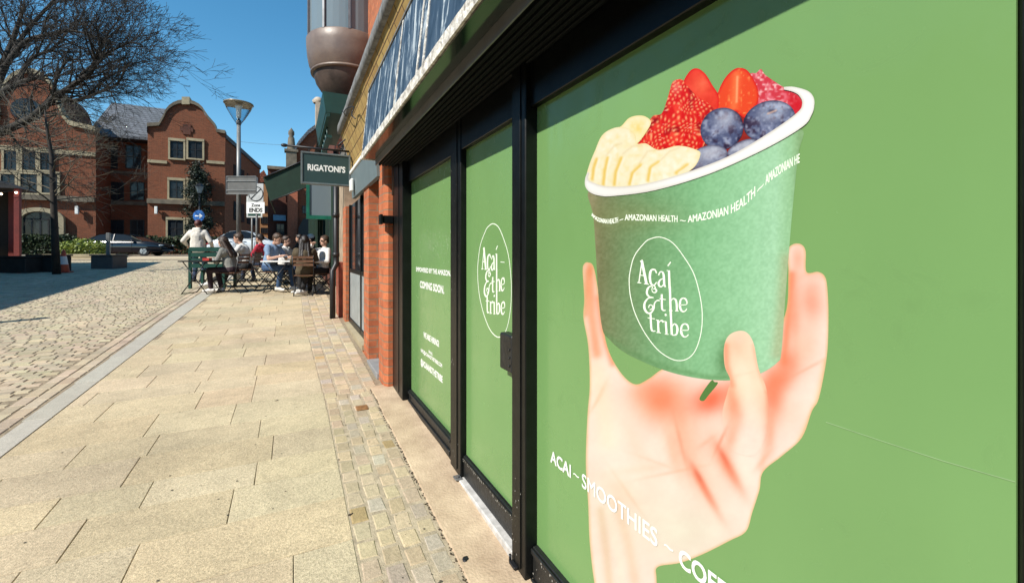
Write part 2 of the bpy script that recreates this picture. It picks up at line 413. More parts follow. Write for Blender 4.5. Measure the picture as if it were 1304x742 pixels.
# ================================================================== SHOP FRONT
XF = 0.895           # plane of the window films
XP = 0.75            # plane of the brick piers
shop = empty('shop_building', (1.0, 1.7, g(1.7)), 'shop with black frames and green window film, under a peeling blue fascia', 'shop')
yC0, yC1 = FY(XF, 524), FY(XF, 507)
def fx(px): return FY(XF, px)
zk = lambda px, py: FZ(XF, px, py)
KT_L = zk(523, 494); KT_D = zk(593, 577); KT_R = zk(677, 684)
Y_RP = fx(1294); TOPZ = 2.015
filmm, n, l, bs = newmat('green_film')
bs.inputs['Roughness'].default_value = 0.32; bs.inputs['Specular IOR Level'].default_value = 0.35
def film_nodes(m, n, l, bs, col):
    tc = n.new('ShaderNodeTexCoord'); nz = n.new('ShaderNodeTexNoise'); nz.inputs['Scale'].default_value = 2.2; nz.inputs['Detail'].default_value = 4
    mp = n.new('ShaderNodeMapping'); mp.inputs['Scale'].default_value = (1, 1, .35); l.new(tc.outputs['Object'], mp.inputs[0]); l.new(mp.outputs[0], nz.inputs['Vector'])
    cr = n.new('ShaderNodeValToRGB'); l.new(nz.outputs[0], cr.inputs[0])
    cr.color_ramp.elements[0].position = .3; cr.color_ramp.elements[1].position = .7
    cr.color_ramp.elements[0].color = (*[v*.93 for v in col], 1); cr.color_ramp.elements[1].color = (*[v*1.05 for v in col], 1)
    # smears and scuffs
    n2 = n.new('ShaderNodeTexNoise'); n2.inputs['Scale'].default_value = 9; n2.inputs['Detail'].default_value = 9; n2.inputs['Distortion'].default_value = 1.5
    l.new(tc.outputs['Object'], n2.inputs['Vector'])
    mr = n.new('ShaderNodeMapRange'); mr.inputs[1].default_value = .62; mr.inputs[2].default_value = .75; mr.inputs[3].default_value = 0; mr.inputs[4].default_value = .12
    l.new(n2.outputs[0], mr.inputs[0])
    mx = n.new('ShaderNodeMix'); mx.data_type = 'RGBA'; mx.inputs[7].default_value = (*[v*.6 for v in col], 1)
    l.new(mr.outputs[0], mx.inputs[0]); l.new(cr.outputs[0], mx.inputs[6]); l.new(mx.outputs[2], bs.inputs['Base Color'])
    r2 = n.new('ShaderNodeMapRange'); r2.inputs[1].default_value = .3; r2.inputs[2].default_value = .7; r2.inputs[3].default_value = .14; r2.inputs[4].default_value = .3
    l.new(n2.outputs[0], r2.inputs[0]); l.new(r2.outputs[0], bs.inputs['Roughness'])
GREEN = (0.145, 0.275, 0.096)
film_nodes(filmm, n, l, bs, GREEN)
def film(name, y0, y1, z0, z1, parent, label=None):
    b = MB(); b.box(XF, XF+0.012, y0, y1, z0, z1); return b.build(name, filmm, parent, label)
# window pane right
win_r = film('window_film', Y_RP, fx(683), KT_R-.25, TOPZ, shop, 'large green window film printed with a hand holding a cup of fruit')
door_e = MB(); door_e.box(XF-.004, XF+.02, fx(664)-.03, fx(594)+.03, KT_D-.14, KT_D-.0)
door = door_e.build('door', M['chipped'], shop, 'door covered in green film with the white oval emblem')
film('door_film', fx(664), fx(594), KT_D, TOPZ, door)
win_l = film('window_film', fx(578.5), fx(524), KT_L, TOPZ, shop, 'narrow green window film with white lettering left of the door')
# seam in the big film: a shallow raised lap
b = MB()
pts = [(1052, 537), (1120, 560), (1200, 586), (1293, 613)]
for i in range(3):
    a = (XF-.0006, fx(pts[i][0]), zk(*pts[i])); c = (XF-.0006, fx(pts[i+1][0]), zk(*pts[i+1])); b.bar(a, c, .0004, .0014)
b.build('film_seam', mat('film_seam', (0.27, 0.43, 0.20), .4), win_r)
# posts (mullions)
def post(px0, px1, xfront, z0, parent=shop, name='post'):
    b = MB(); b.box(xfront, XF+.03, FY(XF, px1), FY(xfront, px0) if False else FY(XF, px0), z0, 2.25, bev=.004)
    # raised beads down the front
    y0, y1 = FY(XF, px1), FY(XF, px0)
    b.box(xfront-.006, xfront-.0005, y0+(y1-y0)*.35, y0+(y1-y0)*.65, z0+.02, 2.2, bev=.002)
    return b.build(name, M['black_frame'], parent)
def post2(ya, yb, x0, z0, name='post'):
    b = MB(); b.box(x0, XF+.03, ya, yb, z0, 2.25, bev=.004)
    b.box(x0-.005, x0-.0005, ya+(yb-ya)*.3, ya+(yb-ya)*.7, z0+.03, 2.2, bev=.002)
    return b.build(name, M['black_frame'], shop)
post2(fx(684), fx(664)-.015, XF-.055, g(1.7))
post2(fx(594)+.004, fx(580.5), XF-.035, g(2.6))
post2(fx(524)+.002, FY(XF, 509), XF-.075, g(4))
post2(Y_RP-.09, Y_RP-.003, XF-.004, g(0))
# kick plates / bottom rails with a moulding
for nm, ya, yb, top in (('bottom_rail', fx(578.5), fx(524)-.002, KT_L-.002), ('bottom_rail', Y_RP, fx(684)-.002, KT_R)):
    b = MB(); b.box(XF-.022, XF+.01, ya, yb, g(ya)+.01, top, bev=.003); b.box(XF-.032, XF-.023, ya, yb, top-.028, top-.006, bev=.003)
    b.box(XF-.034, XF-.0225, ya, yb, g((ya+yb)/2)+.015, g((ya+yb)/2)+.05, bev=.004)
    b.build(nm, M['chipped'], shop)
b = MB(); b.box(XF-.018, XF-.0045, fx(664)-.012, fx(594), KT_D-.13, KT_D-.003, bev=.003); b.box(XF-.024, XF-.0185, fx(664), fx(594)-.01, KT_D-.03, KT_D-.012)
b.build('bottom_rail', M['chipped'], door)
b = MB(); b.box(XF-.055, XF-.0, fx(664)-.012, fx(594)+.0, g(1.7)-.01, g(2.2)+.028, bev=.006)
b.build('threshold', mat('white_sill', (.55, .53, .5), .5, var=.2, vscale=20), shop)
# lock box on the door
ya, yb = fx(664.5), fx(648); z0, z1 = zk(656, 470), zk(656, 424)
b = MB(); b.box(XF-.05, XF-.001, ya+.0, yb-.006, z0, z1, bev=.006)
for k in range(3):
    b.tube([(XF-.056, ya+.02, z0+.03+k*.035), (XF-.049, ya+.02, z0+.03+k*.035)], .005, 8)
b.box(XF-.035, XF-.001, ya+.002, ya+.03, z0-.03, z0+.01, bev=.003)
b.build('lock_box', M['chipped'], door)
# paint chips on frames (bare patches with a shape of their own)
b = MB()
def chip(x, y, z, s):
    n_ = 7; pts = []
    for k in range(n_):
        a = 2*math.pi*k/n_; r = s*random.uniform(.4, 1.1); pts.append((x, y+r*math.cos(a)*.8, z+r*math.sin(a)*1.3))
    b.add([(x-.0008, p[1], p[2]) for p in pts], [tuple(reversed(range(n_)))])
for k in range(44): chip(XF-.0405, random.uniform(fx(594)+.02, fx(580.5)-.005), random.uniform(.2, 2.0), random.uniform(.001, .004))
for k in range(16): chip(XF-.0605, random.uniform(fx(684)+.02, fx(664)-.02), random.uniform(.12, .5), random.uniform(.001, .004))
for k in range(60):
    yy = random.uniform(fx(664), fx(594)); chip(XF-.0248, yy, KT_D-.013-random.random()*.014, random.uniform(.0015, .005))
for k in range(60):
    yy = random.uniform(Y_RP, fx(684)); chip(XF-.0328, yy, KT_R-.01-random.random()*.016, random.uniform(.0015, .005))
for k in range(50):
    yy = random.uniform(Y_RP, fx(684)); chip(XF-.0228, yy, KT_R-.04-random.random()*.1, random.uniform(.001, .005))
b.build('paint_chips', mat('bare_wood', (.42, .4, .36), .8), shop, kind='stuff')
# pivot brackets at post feet
for px in (664,):
    b = MB(); y_ = fx(672); b.box(XF-.075, XF-.056, y_-.02, y_+.03, g(y_)+.018, g(y_)+.03, bev=.002); b.tube([(XF-.066, y_+.035, g(y_)+.02), (XF-.066, y_+.035, g(y_)+.05)], .006, 8)
    b.build('floor_bolt', M['dark_metal'], shop)
b = MB(); y_ = fx(594)-.03; b.box(XF-.075, XF-.036, y_, y_+.05, g(y_)+.02, g(y_)+.03, bev=.002); b.box(XF-.07, XF-.056, y_+.01, y_+.02, g(y_)+.03, g(y_)+.045)
b.build('floor_bolt', M['steel'], shop)
# head rail, shutter box, soffit
YF0, YF1 = -1.2, FY(.60, 472)       # fascia run
YE = 3.98
b = MB(); b.box(XF-.03, XF+.03, YF0, YE, TOPZ-.02, 2.26, bev=.003); b.build('head_rail', M['black_frame'], shop)
b = MB(); b.box(.66, XF-.031, YF0, YE, 2.19, 2.25)
for k in range(7):
    x0 = .68+k*.027; b.box(x0, x0+.017, YF0, YE, 2.172-.001*k, 2.189, bev=.003)
b.build('roller_shutter', M['shutter'], shop)
b = MB(); b.box(.652, .658, YF0, YE, 2.17, 2.2505); b.build('shutter_guide', M['steel'], shop)
b = MB(); b.box(.56, .651, YF0, YE, 2.225, 2.25); b.build('soffit', M['soffit'], shop)
# fascia (blue glass with peeling white) : near edge x .545
b = MB()
XA = .555
b.prism([(XA, YF0, 2.262), (XA+.06, YF0, 2.84), (XA+.075, YF0, 2.84), (XA+.09, YF0, 2.262)], (0, YE+.12-YF0, 0))
fm, n, l, bs = newmat('peeling_blue_fascia')
tc = n.new('ShaderNodeNewGeometry'); mp = n.new('ShaderNodeMapping'); mp.inputs['Scale'].default_value = (5, 5, 1.1); l.new(tc.outputs['Position'], mp.inputs[0])
nz = n.new('ShaderNodeTexNoise'); nz.inputs['Scale'].default_value = 2.3; nz.inputs['Detail'].default_value = 10; nz.inputs['Roughness'].default_value = .72; nz.inputs['Distortion'].default_value = .8
l.new(mp.outputs[0], nz.inputs['Vector'])
cr = n.new('ShaderNodeValToRGB'); l.new(nz.outputs[0], cr.inputs[0]); e = cr.color_ramp.elements
e[0].position = .38; e[0].color = (.022, .040, .065, 1); e[1].position = .67; e[1].color = (.62, .64, .62, 1)
x = e.new(.54); x.color = (.05, .08, .12, 1); x = e.new(.58); x.color = (.30, .36, .40, 1)
l.new(cr.outputs[0], bs.inputs['Base Color']); bs.inputs['Roughness'].default_value = .5; bs.inputs['Specular IOR Level'].default_value = .2
b.build('fascia_board', fm, shop)
b = MB()
vs = []; ys = np.linspace(YF0, YE+.12, 140)
for y in ys:
    t = 2.262+.028+.007*noise.noise(Vector((y*9, 0, 1)))
    vs += [(XA-.006, y, 2.236), (XA-.0075, y, t), (XA+.03, y, t+.001), (XA+.03, y, 2.236)]
fs = []
for i in range(len(ys)-1):
    for k in range(4): a = i*4+k; c = i*4+(k+1) % 4; fs.append((a, c, c+4, a+4))
fs += [(3, 2, 1, 0), tuple(len(vs)-4+k for k in range(4))]
b.add(vs, fs); wt = mat('flaking_white_paint', (.72, .70, .64), .7, var=.5, vscale=25, bump=.8, bscale=60, col2=(.16, .13, .1))
b.build('fascia_trim', wt, shop)
for y in (2.05, 2.17, 2.72, 1.4):
    b = MB()
    b.prism([(XA-.003, y, 2.29), (XA+.057, y, 2.84), (XA+.063, y, 2.84), (XA+.003, y, 2.29)], (0, .022, 0))
    b.build('fascia_joint', wt, shop)
b = MB(); b.prism([(XA-.004, YE+.122, 2.24), (XA+.056, YE+.122, 2.85), (XP+.01, YE+.122, 2.85), (XP+.01, YE+.122, 2.24)], (0, .012, 0)); b.build('fascia_end', wt, shop)
b = MB(); b.box(XA+.052, XP-.005, YF0, YE+.121, 2.845, 2.858); b.build('fascia_cap', M['lead'], shop)
# shop wall behind (dark interior, head) and upper brick wall
b = MB(); b.box(XF+.031, XF+.3, -1.5, 4.1, 0-.2, 2.6); b.build('inner_wall', mat('dark_void', (.01, .01, .01), .9), shop)
b = MB(); b.box(1.12, 3.5, -1.5, 8.3, 2.66, 7.5); b.build('upper_wall', M['brick'], shop)
b = MB(); b.box(XP, 1.119, -1.5, 8.3, 2.66, 3.22); b.build('ledge', M['lead'], shop)
# brick pier 1 (between black frame and the recess)
y1 = FY(XP, 489); y1b = FY(XP, 482.5)
b = MB(); b.prism([(XP, y1, 0), (XP+.03, y1-.045, 0), (XF+.03, y1-.045, 0), (XF+.03, y1b, 0), (XP, y1b, 0)], (0, 0, 2.24)); b.build('brick_pier', M['brick'], shop)
b = MB(); b.tube([(XF-.055, y1-.075, .15), (XF-.055, y1-.075, 1.75)], .012, 8); b.build('conduit', M['steel'], shop)
b = MB(); z = FZ(XP, 495, 279); b.box(XP-.03, XF-.08, y1-.115, y1-.047, z-.03, z+.04, bev=.006); b.box(XP-.055, XP-.031, y1-.125, y1-.037, z-.04, z+.05, bev=.004)
b.build('shutter_bracket', M['black_frame'], shop)
b = MB(); z = FZ(XP, 506, 210); b.tube([(XF-.07, y1-.08, z-.18), (XF-.07, y1-.08, z+.3)], .022, 10); b.build('cable_duct', mat('brown_duct', (.05, .02, .015), .5), shop)

# ================================================================== PRINTS on the films
def cr_closed(pts, n=6):
    out = []; N = len(pts)
    for i in range(N):
        p0, p1, p2, p3 = [np.array(pts[(i+k-1) % N], float) for k in range(4)]
        for j in range(n):
            t = j/n; out.append(0.5*((2*p1)+(-p0+p2)*t+(2*p0-5*p1+4*p2-p3)*t*t+(-p0+3*p1-3*p2+p3)*t**3))
    return np.array(out)
def inside(poly, X, Y):
    r = np.zeros(X.shape, bool); n = len(poly); j = n-1
    for i in range(n):
        xi, yi = poly[i]; xj, yj = poly[j]
        if yi != yj:
            c = ((yi > Y) != (yj > Y)) & (X < (xj-xi)*(Y-yi)/(yj-yi)+xi); r ^= c
        j = i
    return r
def vnoise(X, Y, s, seed=0):
    X = X/s; Y = Y/s; xi = np.floor(X).astype(int); yi = np.floor(Y).astype(int); fx_ = X-xi; fy_ = Y-yi
    def h(a, b): 
        v = np.sin(a*127.1+b*311.7+seed*74.7)*43758.5453; return v-np.floor(v)
    u = fx_*fx_*(3-2*fx_); v = fy_*fy_*(3-2*fy_)
    return (h(xi, yi)*(1-u)+h(xi+1, yi)*u)*(1-v)+(h(xi, yi+1)*(1-u)+h(xi+1, yi+1)*u)*v
def fbm(X, Y, s, seed=0): return (vnoise(X, Y, s, seed)+.5*vnoise(X, Y, s/2, seed+1)+.25*vnoise(X, Y, s/4, seed+2))/1.75
def segd(X, Y, pts):
    d = np.full(X.shape, 1e9)
    for (a, b_) in zip(pts[:-1], pts[1:]):
        ax, ay = a; bx, by = b_; dx, dy = bx-ax, by-ay; L = dx*dx+dy*dy+1e-9
        t = np.clip(((X-ax)*dx+(Y-ay)*dy)/L, 0, 1); d = np.minimum(d, np.hypot(X-ax-t*dx, Y-ay-t*dy))
    return d
PRINT_GAIN = 0.63; LAY = 0.00016
printm, n, l, bs = newmat('printed_film')
at = n.new('ShaderNodeAttribute'); at.attribute_name = 'Col'; l.new(at.outputs['Color'], bs.inputs['Base Color'])
bs.inputs['Roughness'].default_value = .33; bs.inputs['Specular IOR Level'].default_value = .35
def print_mesh(name, poly, colfn, layer, step=2.0, parent=win_r, smooth=6):
    pl = cr_closed(poly, smooth) if smooth else np.array(poly, float)
    x0, y0 = pl.min(0); x1, y1 = pl.max(0)
    X, Y = np.meshgrid(np.arange(x0, x1, step), np.arange(y0, y1, step)); X = X.ravel(); Y = Y.ravel()
    m = inside(pl, X, Y) & (segd(X, Y, list(map(tuple, pl))+[tuple(pl[0])]) > step*.6)
    X = X[m]; Y = Y[m]
    vs = [Vector(p) for p in pl]+[Vector(p) for p in zip(X, Y)]
    N = len(pl); ed = [(i, (i+1) % N) for i in range(N)]
    ov, oe, of, *_ = delaunay_2d_cdt(vs, ed, [], 1, 1e-4)
    A = np.array([tuple(v) for v in ov]); col = colfn(A[:, 0], A[:, 1])
    col = np.clip(col/255, 0, 1); col = np.where(col <= .04045, col/12.92, ((col+.055)/1.055)**2.4)*PRINT_GAIN
    x = XF-LAY*layer
    vv = [(x, FY(x, a), FZ(x, a, b_)) for a, b_ in A]
    me = bpy.data.meshes.new(name)
    fc = []
    for f in of:
        f = list(f); p, q, r_ = [Vector(vv[i]) for i in f[:3]]
        if (q-p).cross(r_-p).x > 0: f.reverse()
        fc.append(f)
    me.from_pydata(vv, [], fc); me.update()
    a_ = me.attributes.new('Col', 'FLOAT_COLOR', 'POINT'); arr = np.ones((len(vv), 4), 'f'); arr[:, :3] = col; a_.data.foreach_set('color', arr.ravel())
    return obj_from_mesh(name, me, printm, parent)
def mixc(c, m, col):
    m = np.clip(m, 0, 1)[:, None]; return c*(1-m)+np.array(col, float)[None, :]*m
def gb(X, Y, cx, cy, rx, ry, ang=0):
    a = R(ang); dx = X-cx; dy = Y-cy; u = dx*math.cos(a)+dy*math.sin(a); v = -dx*math.sin(a)+dy*math.cos(a)
    return np.exp(-((u/rx)**2+(v/ry)**2))
def st(X, Y, pts, w): return np.exp(-(segd(X, Y, pts)/w)**2)
def edge(X, Y, poly, w): pl = cr_closed(poly, 4); return np.exp(-(segd(X, Y, list(map(tuple, pl))+[tuple(pl[0])])/w)**2)
def Z(pts, ox, oy, s): return [(ox+a/s, oy+b_/s) for a, b_ in pts]
HAND = [(749, 334), (756, 340), (762, 372), (766, 404), (775, 446), (792, 476), (809, 489), (826, 482), (843, 470), (870, 460), (930, 460), (975, 440), (1000, 400), (1004, 350), (1003, 320), (1010, 311), (1020, 311), (1026, 320), (1027, 346), (1042, 346), (1051, 353), (1054, 372), (1055, 404), (1053, 453), (1043, 506), (1034, 523), (1021, 557), (996, 580), (972, 600), (967, 624), (958, 652), (950, 676), (929, 688), (895, 705), (866, 716), (838, 721), (836, 734), (838, 755), (846, 800), (768, 800), (757, 742), (751, 690), (749, 640), (746, 590), (748, 530), (751, 490), (749, 440), (743, 405), (744, 380), (742, 345), (744, 336)]
def skin(X, Y):
    c = np.tile(np.array([247, 229, 216.]), (len(X), 1))
    c = mixc(c, gb(X, Y, 800, 640, 70, 60)*.5, (236, 228, 205))
    c = mixc(c, gb(X, Y, 880, 680, 60, 40)*.6, (233, 226, 205))
    # finger left
    c = mixc(c, st(X, Y, [(751, 340), (753, 400), (760, 450)], 7)*.8, (250, 160, 120))
    c = mixc(c, st(X, Y, [(762, 380), (768, 420), (780, 462)], 5)*.6, (252, 130, 95))
    c = mixc(c, st(X, Y, [(748, 345), (746, 400)], 3)*.5, (230, 150, 100))
    c = mixc(c, st(X, Y, [(760, 470), (765, 500), (775, 560)], 14)*.6, (252, 232, 200))
    # palm reds
    c = mixc(c, gb(X, Y, 838, 512, 40, 32, 5)*.45, (252, 190, 160))
    c = mixc(c, gb(X, Y, 842, 508, 29, 26, 10)*.9, (252, 132, 92))
    c = mixc(c, gb(X, Y, 822, 498, 20, 12, -10)*.5, (252, 160, 125))
    c = mixc(c, gb(X, Y, 868, 545, 15, 40, -8)*.6, (251, 168, 132))
    c = mixc(c, gb(X, Y, 888, 560, 34, 34)*.45, (252, 186, 156))
    c = mixc(c, gb(X, Y, 856, 572, 7, 34, -14)*.4, (248, 176, 142))
    c = mixc(c, gb(X, Y, 908, 548, 16, 18, 20)*.85, (249, 222, 206))
    c = mixc(c, gb(X, Y, 880, 540, 7, 20, 10)*.5, (250, 210, 188))
    c = mixc(c, gb(X, Y, 905, 508, 26, 17, -25)*.95, (252, 112, 78))
    c = mixc(c, gb(X, Y, 932, 512, 11, 26)*.8, (251, 124, 88))
    c = mixc(c, gb(X, Y, 932, 555, 8, 24, 12)*.55, (250, 158, 124))
    c = mixc(c, gb(X, Y, 890, 606, 16, 40, -30)*.5, (251, 180, 148))
    c = mixc(c, gb(X, Y, 922, 588, 12, 34, -24)*.55, (251, 160, 126))
    c = mixc(c, gb(X, Y, 897, 622, 36, 5, 60)*.75, (244, 122, 86))
    c = mixc(c, gb(X, Y, 890, 606, 16, 3, 60)*.5, (220, 84, 54))
    c = mixc(c, gb(X, Y, 930, 598, 32, 6, 61)*.7, (246, 122, 86))
    c = mixc(c, gb(X, Y, 922, 582, 14, 3, 61)*.45, (222, 86, 56))
    c = mixc(c, gb(X, Y, 908, 604, 30, 7, 60)*.6, (253, 220, 200))
    c = mixc(c, gb(X, Y, 950, 600, 12, 40, -10)*.3, (252, 240, 220))
    c = mixc(c, gb(X, Y, 820, 596, 50, 5, -8)*.3, (246, 206, 178))
    c = mixc(c, gb(X, Y, 806, 560, 12, 44, -28)*.3, (246, 206, 176))
    c = mixc(c, gb(X, Y, 790, 625, 26, 12, 40)*.35, (246, 202, 170))
    c = mixc(c, gb(X, Y, 782, 560, 18, 40)*.3, (244, 240, 226))
    c = mixc(c, gb(X, Y, 858, 672, 50, 30)*.35, (238, 230, 208))
    # finer creases and highlights of the printed photograph
    c = mixc(c, gb(X, Y, 1036, 425, 10, 60, 3)*.35, (250, 222, 205))
    c = mixc(c, gb(X, Y, 1012, 400, 8, 46)*.6, (249, 140, 104)); c = mixc(c, gb(X, Y, 1003, 462, 14, 20, 30)*.7, (250, 128, 92))
    c = mixc(c, gb(X, Y, 1030, 468, 24, 2.2, -28)*.35, (236, 150, 116)); c = mixc(c, gb(X, Y, 1036, 362, 12, 3, 5)*.4, (255, 226, 212))
    c = mixc(c, gb(X, Y, 966, 545, 9, 36, -6)*.4, (252, 236, 220)); c = mixc(c, gb(X, Y, 972, 585, 16, 3, -50)*.35, (244, 178, 146))
    c = mixc(c, gb(X, Y, 765, 500, 20, 2.2, -62)*.35, (238, 190, 150)); c = mixc(c, gb(X, Y, 760, 512, 18, 1.8, -55)*.3, (238, 190, 150))
    c = mixc(c, gb(X, Y, 860, 600, 44, 2.2, -12)*.35, (240, 178, 146)); c = mixc(c, gb(X, Y, 835, 588, 30, 1.8, 20)*.3, (240, 186, 154))
    c = mixc(c, gb(X, Y, 800, 628, 36, 2.0, 55)*.3, (238, 186, 150)); c = mixc(c, gb(X, Y, 866, 560, 2.4, 34, -14)*.4, (240, 140, 104))
    c = mixc(c, gb(X, Y, 918, 560, 2.2, 18, 25)*.5, (240, 130, 96)); c = mixc(c, gb(X, Y, 900, 562, 14, 3, -35)*.4, (246, 168, 138))
    c = mixc(c, gb(X, Y, 750, 370, 4, 26)*.5, (248, 168, 120)); c = mixc(c, gb(X, Y, 752, 345, 3, 8)*.7, (232, 142, 96))
    # wrist tendons
    c = mixc(c, st(X, Y, [(785, 640), (800, 690), (812, 760)], 7)*.35, (236, 190, 150))
    c = mixc(c, st(X, Y, [(765, 650), (772, 700), (780, 780)], 6)*.45, (226, 190, 150))
    c = mixc(c, st(X, Y, [(775, 650), (790, 720), (795, 790)], 5)*.35, (250, 236, 212))
    # right fingers
    c = mixc(c, gb(X, Y, 1016, 330, 9, 18)*.7, (252, 178, 150))
    c = mixc(c, st(X, Y, [(1006, 360), (1026, 349), (1048, 352)], 5)*.35, (255, 190, 165))
    c = mixc(c, st(X, Y, [(1008, 350), (1004, 400), (998, 460)], 6)*.8, (246, 140, 100))
    c = mixc(c, gb(X, Y, 1032, 382, 17, 30)*.75, (251, 158, 130))
    c = mixc(c, gb(X, Y, 1025, 440, 16, 30)*.5, (251, 190, 160))
    c = mixc(c, gb(X, Y, 990, 485, 26, 16, -35)*.85, (252, 140, 104))
    c = mixc(c, gb(X, Y, 985, 505, 15, 32)*.85, (251, 128, 92)); c = mixc(c, gb(X, Y, 982, 548, 6, 30)*.4, (248, 160, 126))
    c = mixc(c, gb(X, Y, 1010, 525, 22, 22)*.35, (252, 215, 190))
    c = mixc(c, st(X, Y, [(980, 530), (978, 560), (970, 596)], 6)*.35, (250, 160, 125))
    c = mixc(c, st(X, Y, [(1050, 460), (1040, 510), (1018, 560)], 4)*.4, (240, 200, 150))
    c = mixc(c, edge(X, Y, HAND, 2.2)*.6, (226, 176, 110))
    f = (fbm(X, Y, 26, 3)-.5)*12+(fbm(X, Y, 5, 9)-.5)*6
    return c+f[:, None]*np.array([.4, 1, 1])
print_mesh('hand_print', HAND, skin, 1)
CUP = [(750, 243), (756, 280), (762, 375), (767, 418), (775, 431), (798, 450), (843, 470), (881, 480), (918, 484), (945, 482), (971, 474), (990, 461), (995, 448), (1000, 380), (1008, 280), (1016, 200), (1020, 165), (960, 190), (850, 235), (790, 243)]
def cupc(X, Y):
    t = np.interp(X-(Y-360)*(-.02), [752, 764, 790, 830, 890, 950, 985, 1004, 1016], [0, 1, 2, 3, 4, 5, 6, 7, 8])
    K = np.array([(122, 128, 84), (96, 112, 66), (92, 128, 76), (94, 150, 92), (110, 176, 116), (130, 194, 138), (142, 202, 150), (128, 186, 128), (112, 160, 100)], float)
    c = np.stack([np.interp(t, range(9), K[:, k]) for k in range(3)], 1)
    c = c*np.array([1.10, 1.05, 1.10])+np.array([17, 10, 16.])
    c = mixc(c, gb(X, Y, 800, 275, 60, 20)*.5, (136, 146, 96))
    c = mixc(c, gb(X, Y, 925, 455, 12, 26, 10)*.8, (82, 128, 78))
    c = mixc(c, st(X, Y, [(770, 425), (800, 448), (845, 467), (900, 480), (960, 480)], 4)*.4, (90, 140, 84))
    c = mixc(c, st(X, Y, [(1002, 330), (996, 400), (990, 450)], 9)*.4, (190, 170, 130))
    f = (vnoise(X, Y, 2.4, 3)-.5)*18+(fbm(X, Y, 12, 5)-.5)*8
    return c+f[:, None]
print_mesh('cup_print', CUP, cupc, 3, 1.6)
q = 2.853
FB_ = Z([(50, 440), (60, 395), (110, 290), (200, 262), (330, 220), (360, 100), (500, 120), (600, 60), (700, 75), (830, 150), (835, 190), (700, 300), (400, 430), (130, 480)], 730, 70, q)
INN = Z([(55, 425), (75, 455), (130, 474), (250, 468), (400, 428), (560, 368), (700, 288), (805, 210), (828, 175), (815, 147)], 730, 70, q)
def solid(col, amp=10, s=4, seed=1):
    def f(X, Y): return np.tile(np.array(col, float), (len(X), 1))+((fbm(X, Y, s, seed)-.5)*amp*2)[:, None]
    return f
print_mesh('fruit_backing_print', Z([(70, 450), (150, 330), (300, 260), (500, 150), (700, 130), (825, 150), (828, 178), (805, 212), (700, 290), (560, 370), (400, 430), (250, 470), (130, 476)], 730, 70, q), solid((150, 40, 30)), 2)
def pinkf(X, Y):
    c = np.tile(np.array([216, 60, 74.]), (len(X), 1)); n1 = vnoise(X, Y, 4, 2); n2 = vnoise(X+3, Y, 3, 8)
    c = mixc(c, (n1-.45)*2.2, (246, 150, 165)); c = mixc(c, (n2-.62)*3, (255, 215, 215)); c = mixc(c, gb(X, Y, 1013, 132, 12, 14)*.8, (214, 18, 30)); return c
print_mesh('strawberry_print', Z([(640, 75), (665, 66), (682, 52), (700, 75), (760, 115), (790, 130), (825, 148), (832, 185), (810, 215), (740, 200), (690, 200), (655, 160)], 730, 70, q), pinkf, 3, 1.3)
def halff(X, Y):
    c = np.tile(np.array([240, 76, 34.]), (len(X), 1)); c = mixc(c, st(X, Y, [(938, 95), (936, 120), (934, 142)], 6)*.6, (255, 140, 80))
    c = mixc(c, st(X, Y, [(939, 98), (938, 130)], 1.4)*.7, (255, 200, 150)); c = mixc(c, edge(X, Y, HALF, 2.0)*.9, (222, 24, 18))
    n = vnoise(X, Y, 3.2, 12); c = mixc(c, (n-.78)*3, (255, 205, 120)); return c
HALF = Z([(508, 195), (528, 130), (555, 80), (590, 50), (625, 52), (650, 80), (672, 130), (668, 180), (625, 228), (590, 205), (560, 215)], 730, 70, q)
print_mesh('strawberry_print', HALF, halff, 4, 1.4)
SL1 = Z([(400, 100), (425, 58), (452, 50), (480, 70), (505, 110), (528, 150), (522, 205), (490, 195), (450, 170), (410, 130)], 730, 70, q)
def slf(X, Y):
    c = np.tile(np.array([236, 62, 40.]), (len(X), 1)); c = mixc(c, gb(X, Y, 893, 108, 11, 14, 20)*.7, (255, 118, 80)); c = mixc(c, edge(X, Y, SL1, 2.0)*.9, (226, 24, 18))
    return c+((fbm(X, Y, 5, 3)-.5)*20)[:, None]
print_mesh('strawberry_print', SL1, slf, 5, 1.4)
def seedf(X, Y):
    c = np.tile(np.array([222, 22, 16.]), (len(X), 1)); c = mixc(c, (fbm(X, Y, 9, 4)-.52)*4, (244, 64, 44)); c = mixc(c, (.45-fbm(X, Y, 11, 14))*4, (150, 6, 8))
    # lattice of pale seeds
    wx = (vnoise(X, Y, 14, 41)-.5)*9; wy = (vnoise(X, Y, 12, 43)-.5)*9; u = (X*.9+Y*.25+wx)/5.8; v = (Y-.25*X+wy)/5.2; iu = np.floor(u); iv = np.floor(v); u2 = u+.5*(iv % 2)
    du = (u2-np.floor(u2)-.5)*5.6; dv = (v-iv-.5)*5.0; ss = np.exp(-((du/1.3)**2+(dv/1.7)**2))
    k = vnoise(np.floor(u2)*3.1, iv*2.7, 1.0, 5); c = mixc(c, ss*(k > .25)*.95, (255, 190, 130)); c = mixc(c, (vnoise(X, Y, 2.2, 30)-.84)*6, (255, 220, 200))
    c = mixc(c, gb(X, Y, 861, 112, 6, 8)*.4, (255, 200, 190)); return c
print_mesh('strawberry_print', Z([(228, 322), (262, 262), (290, 222), (322, 212), (345, 150), (362, 98), (395, 90), (415, 115), (450, 150), (495, 180), (525, 215), (500, 260), (465, 345), (420, 350), (310, 350), (262, 335)], 730, 70, q), seedf, 6, 1.1)
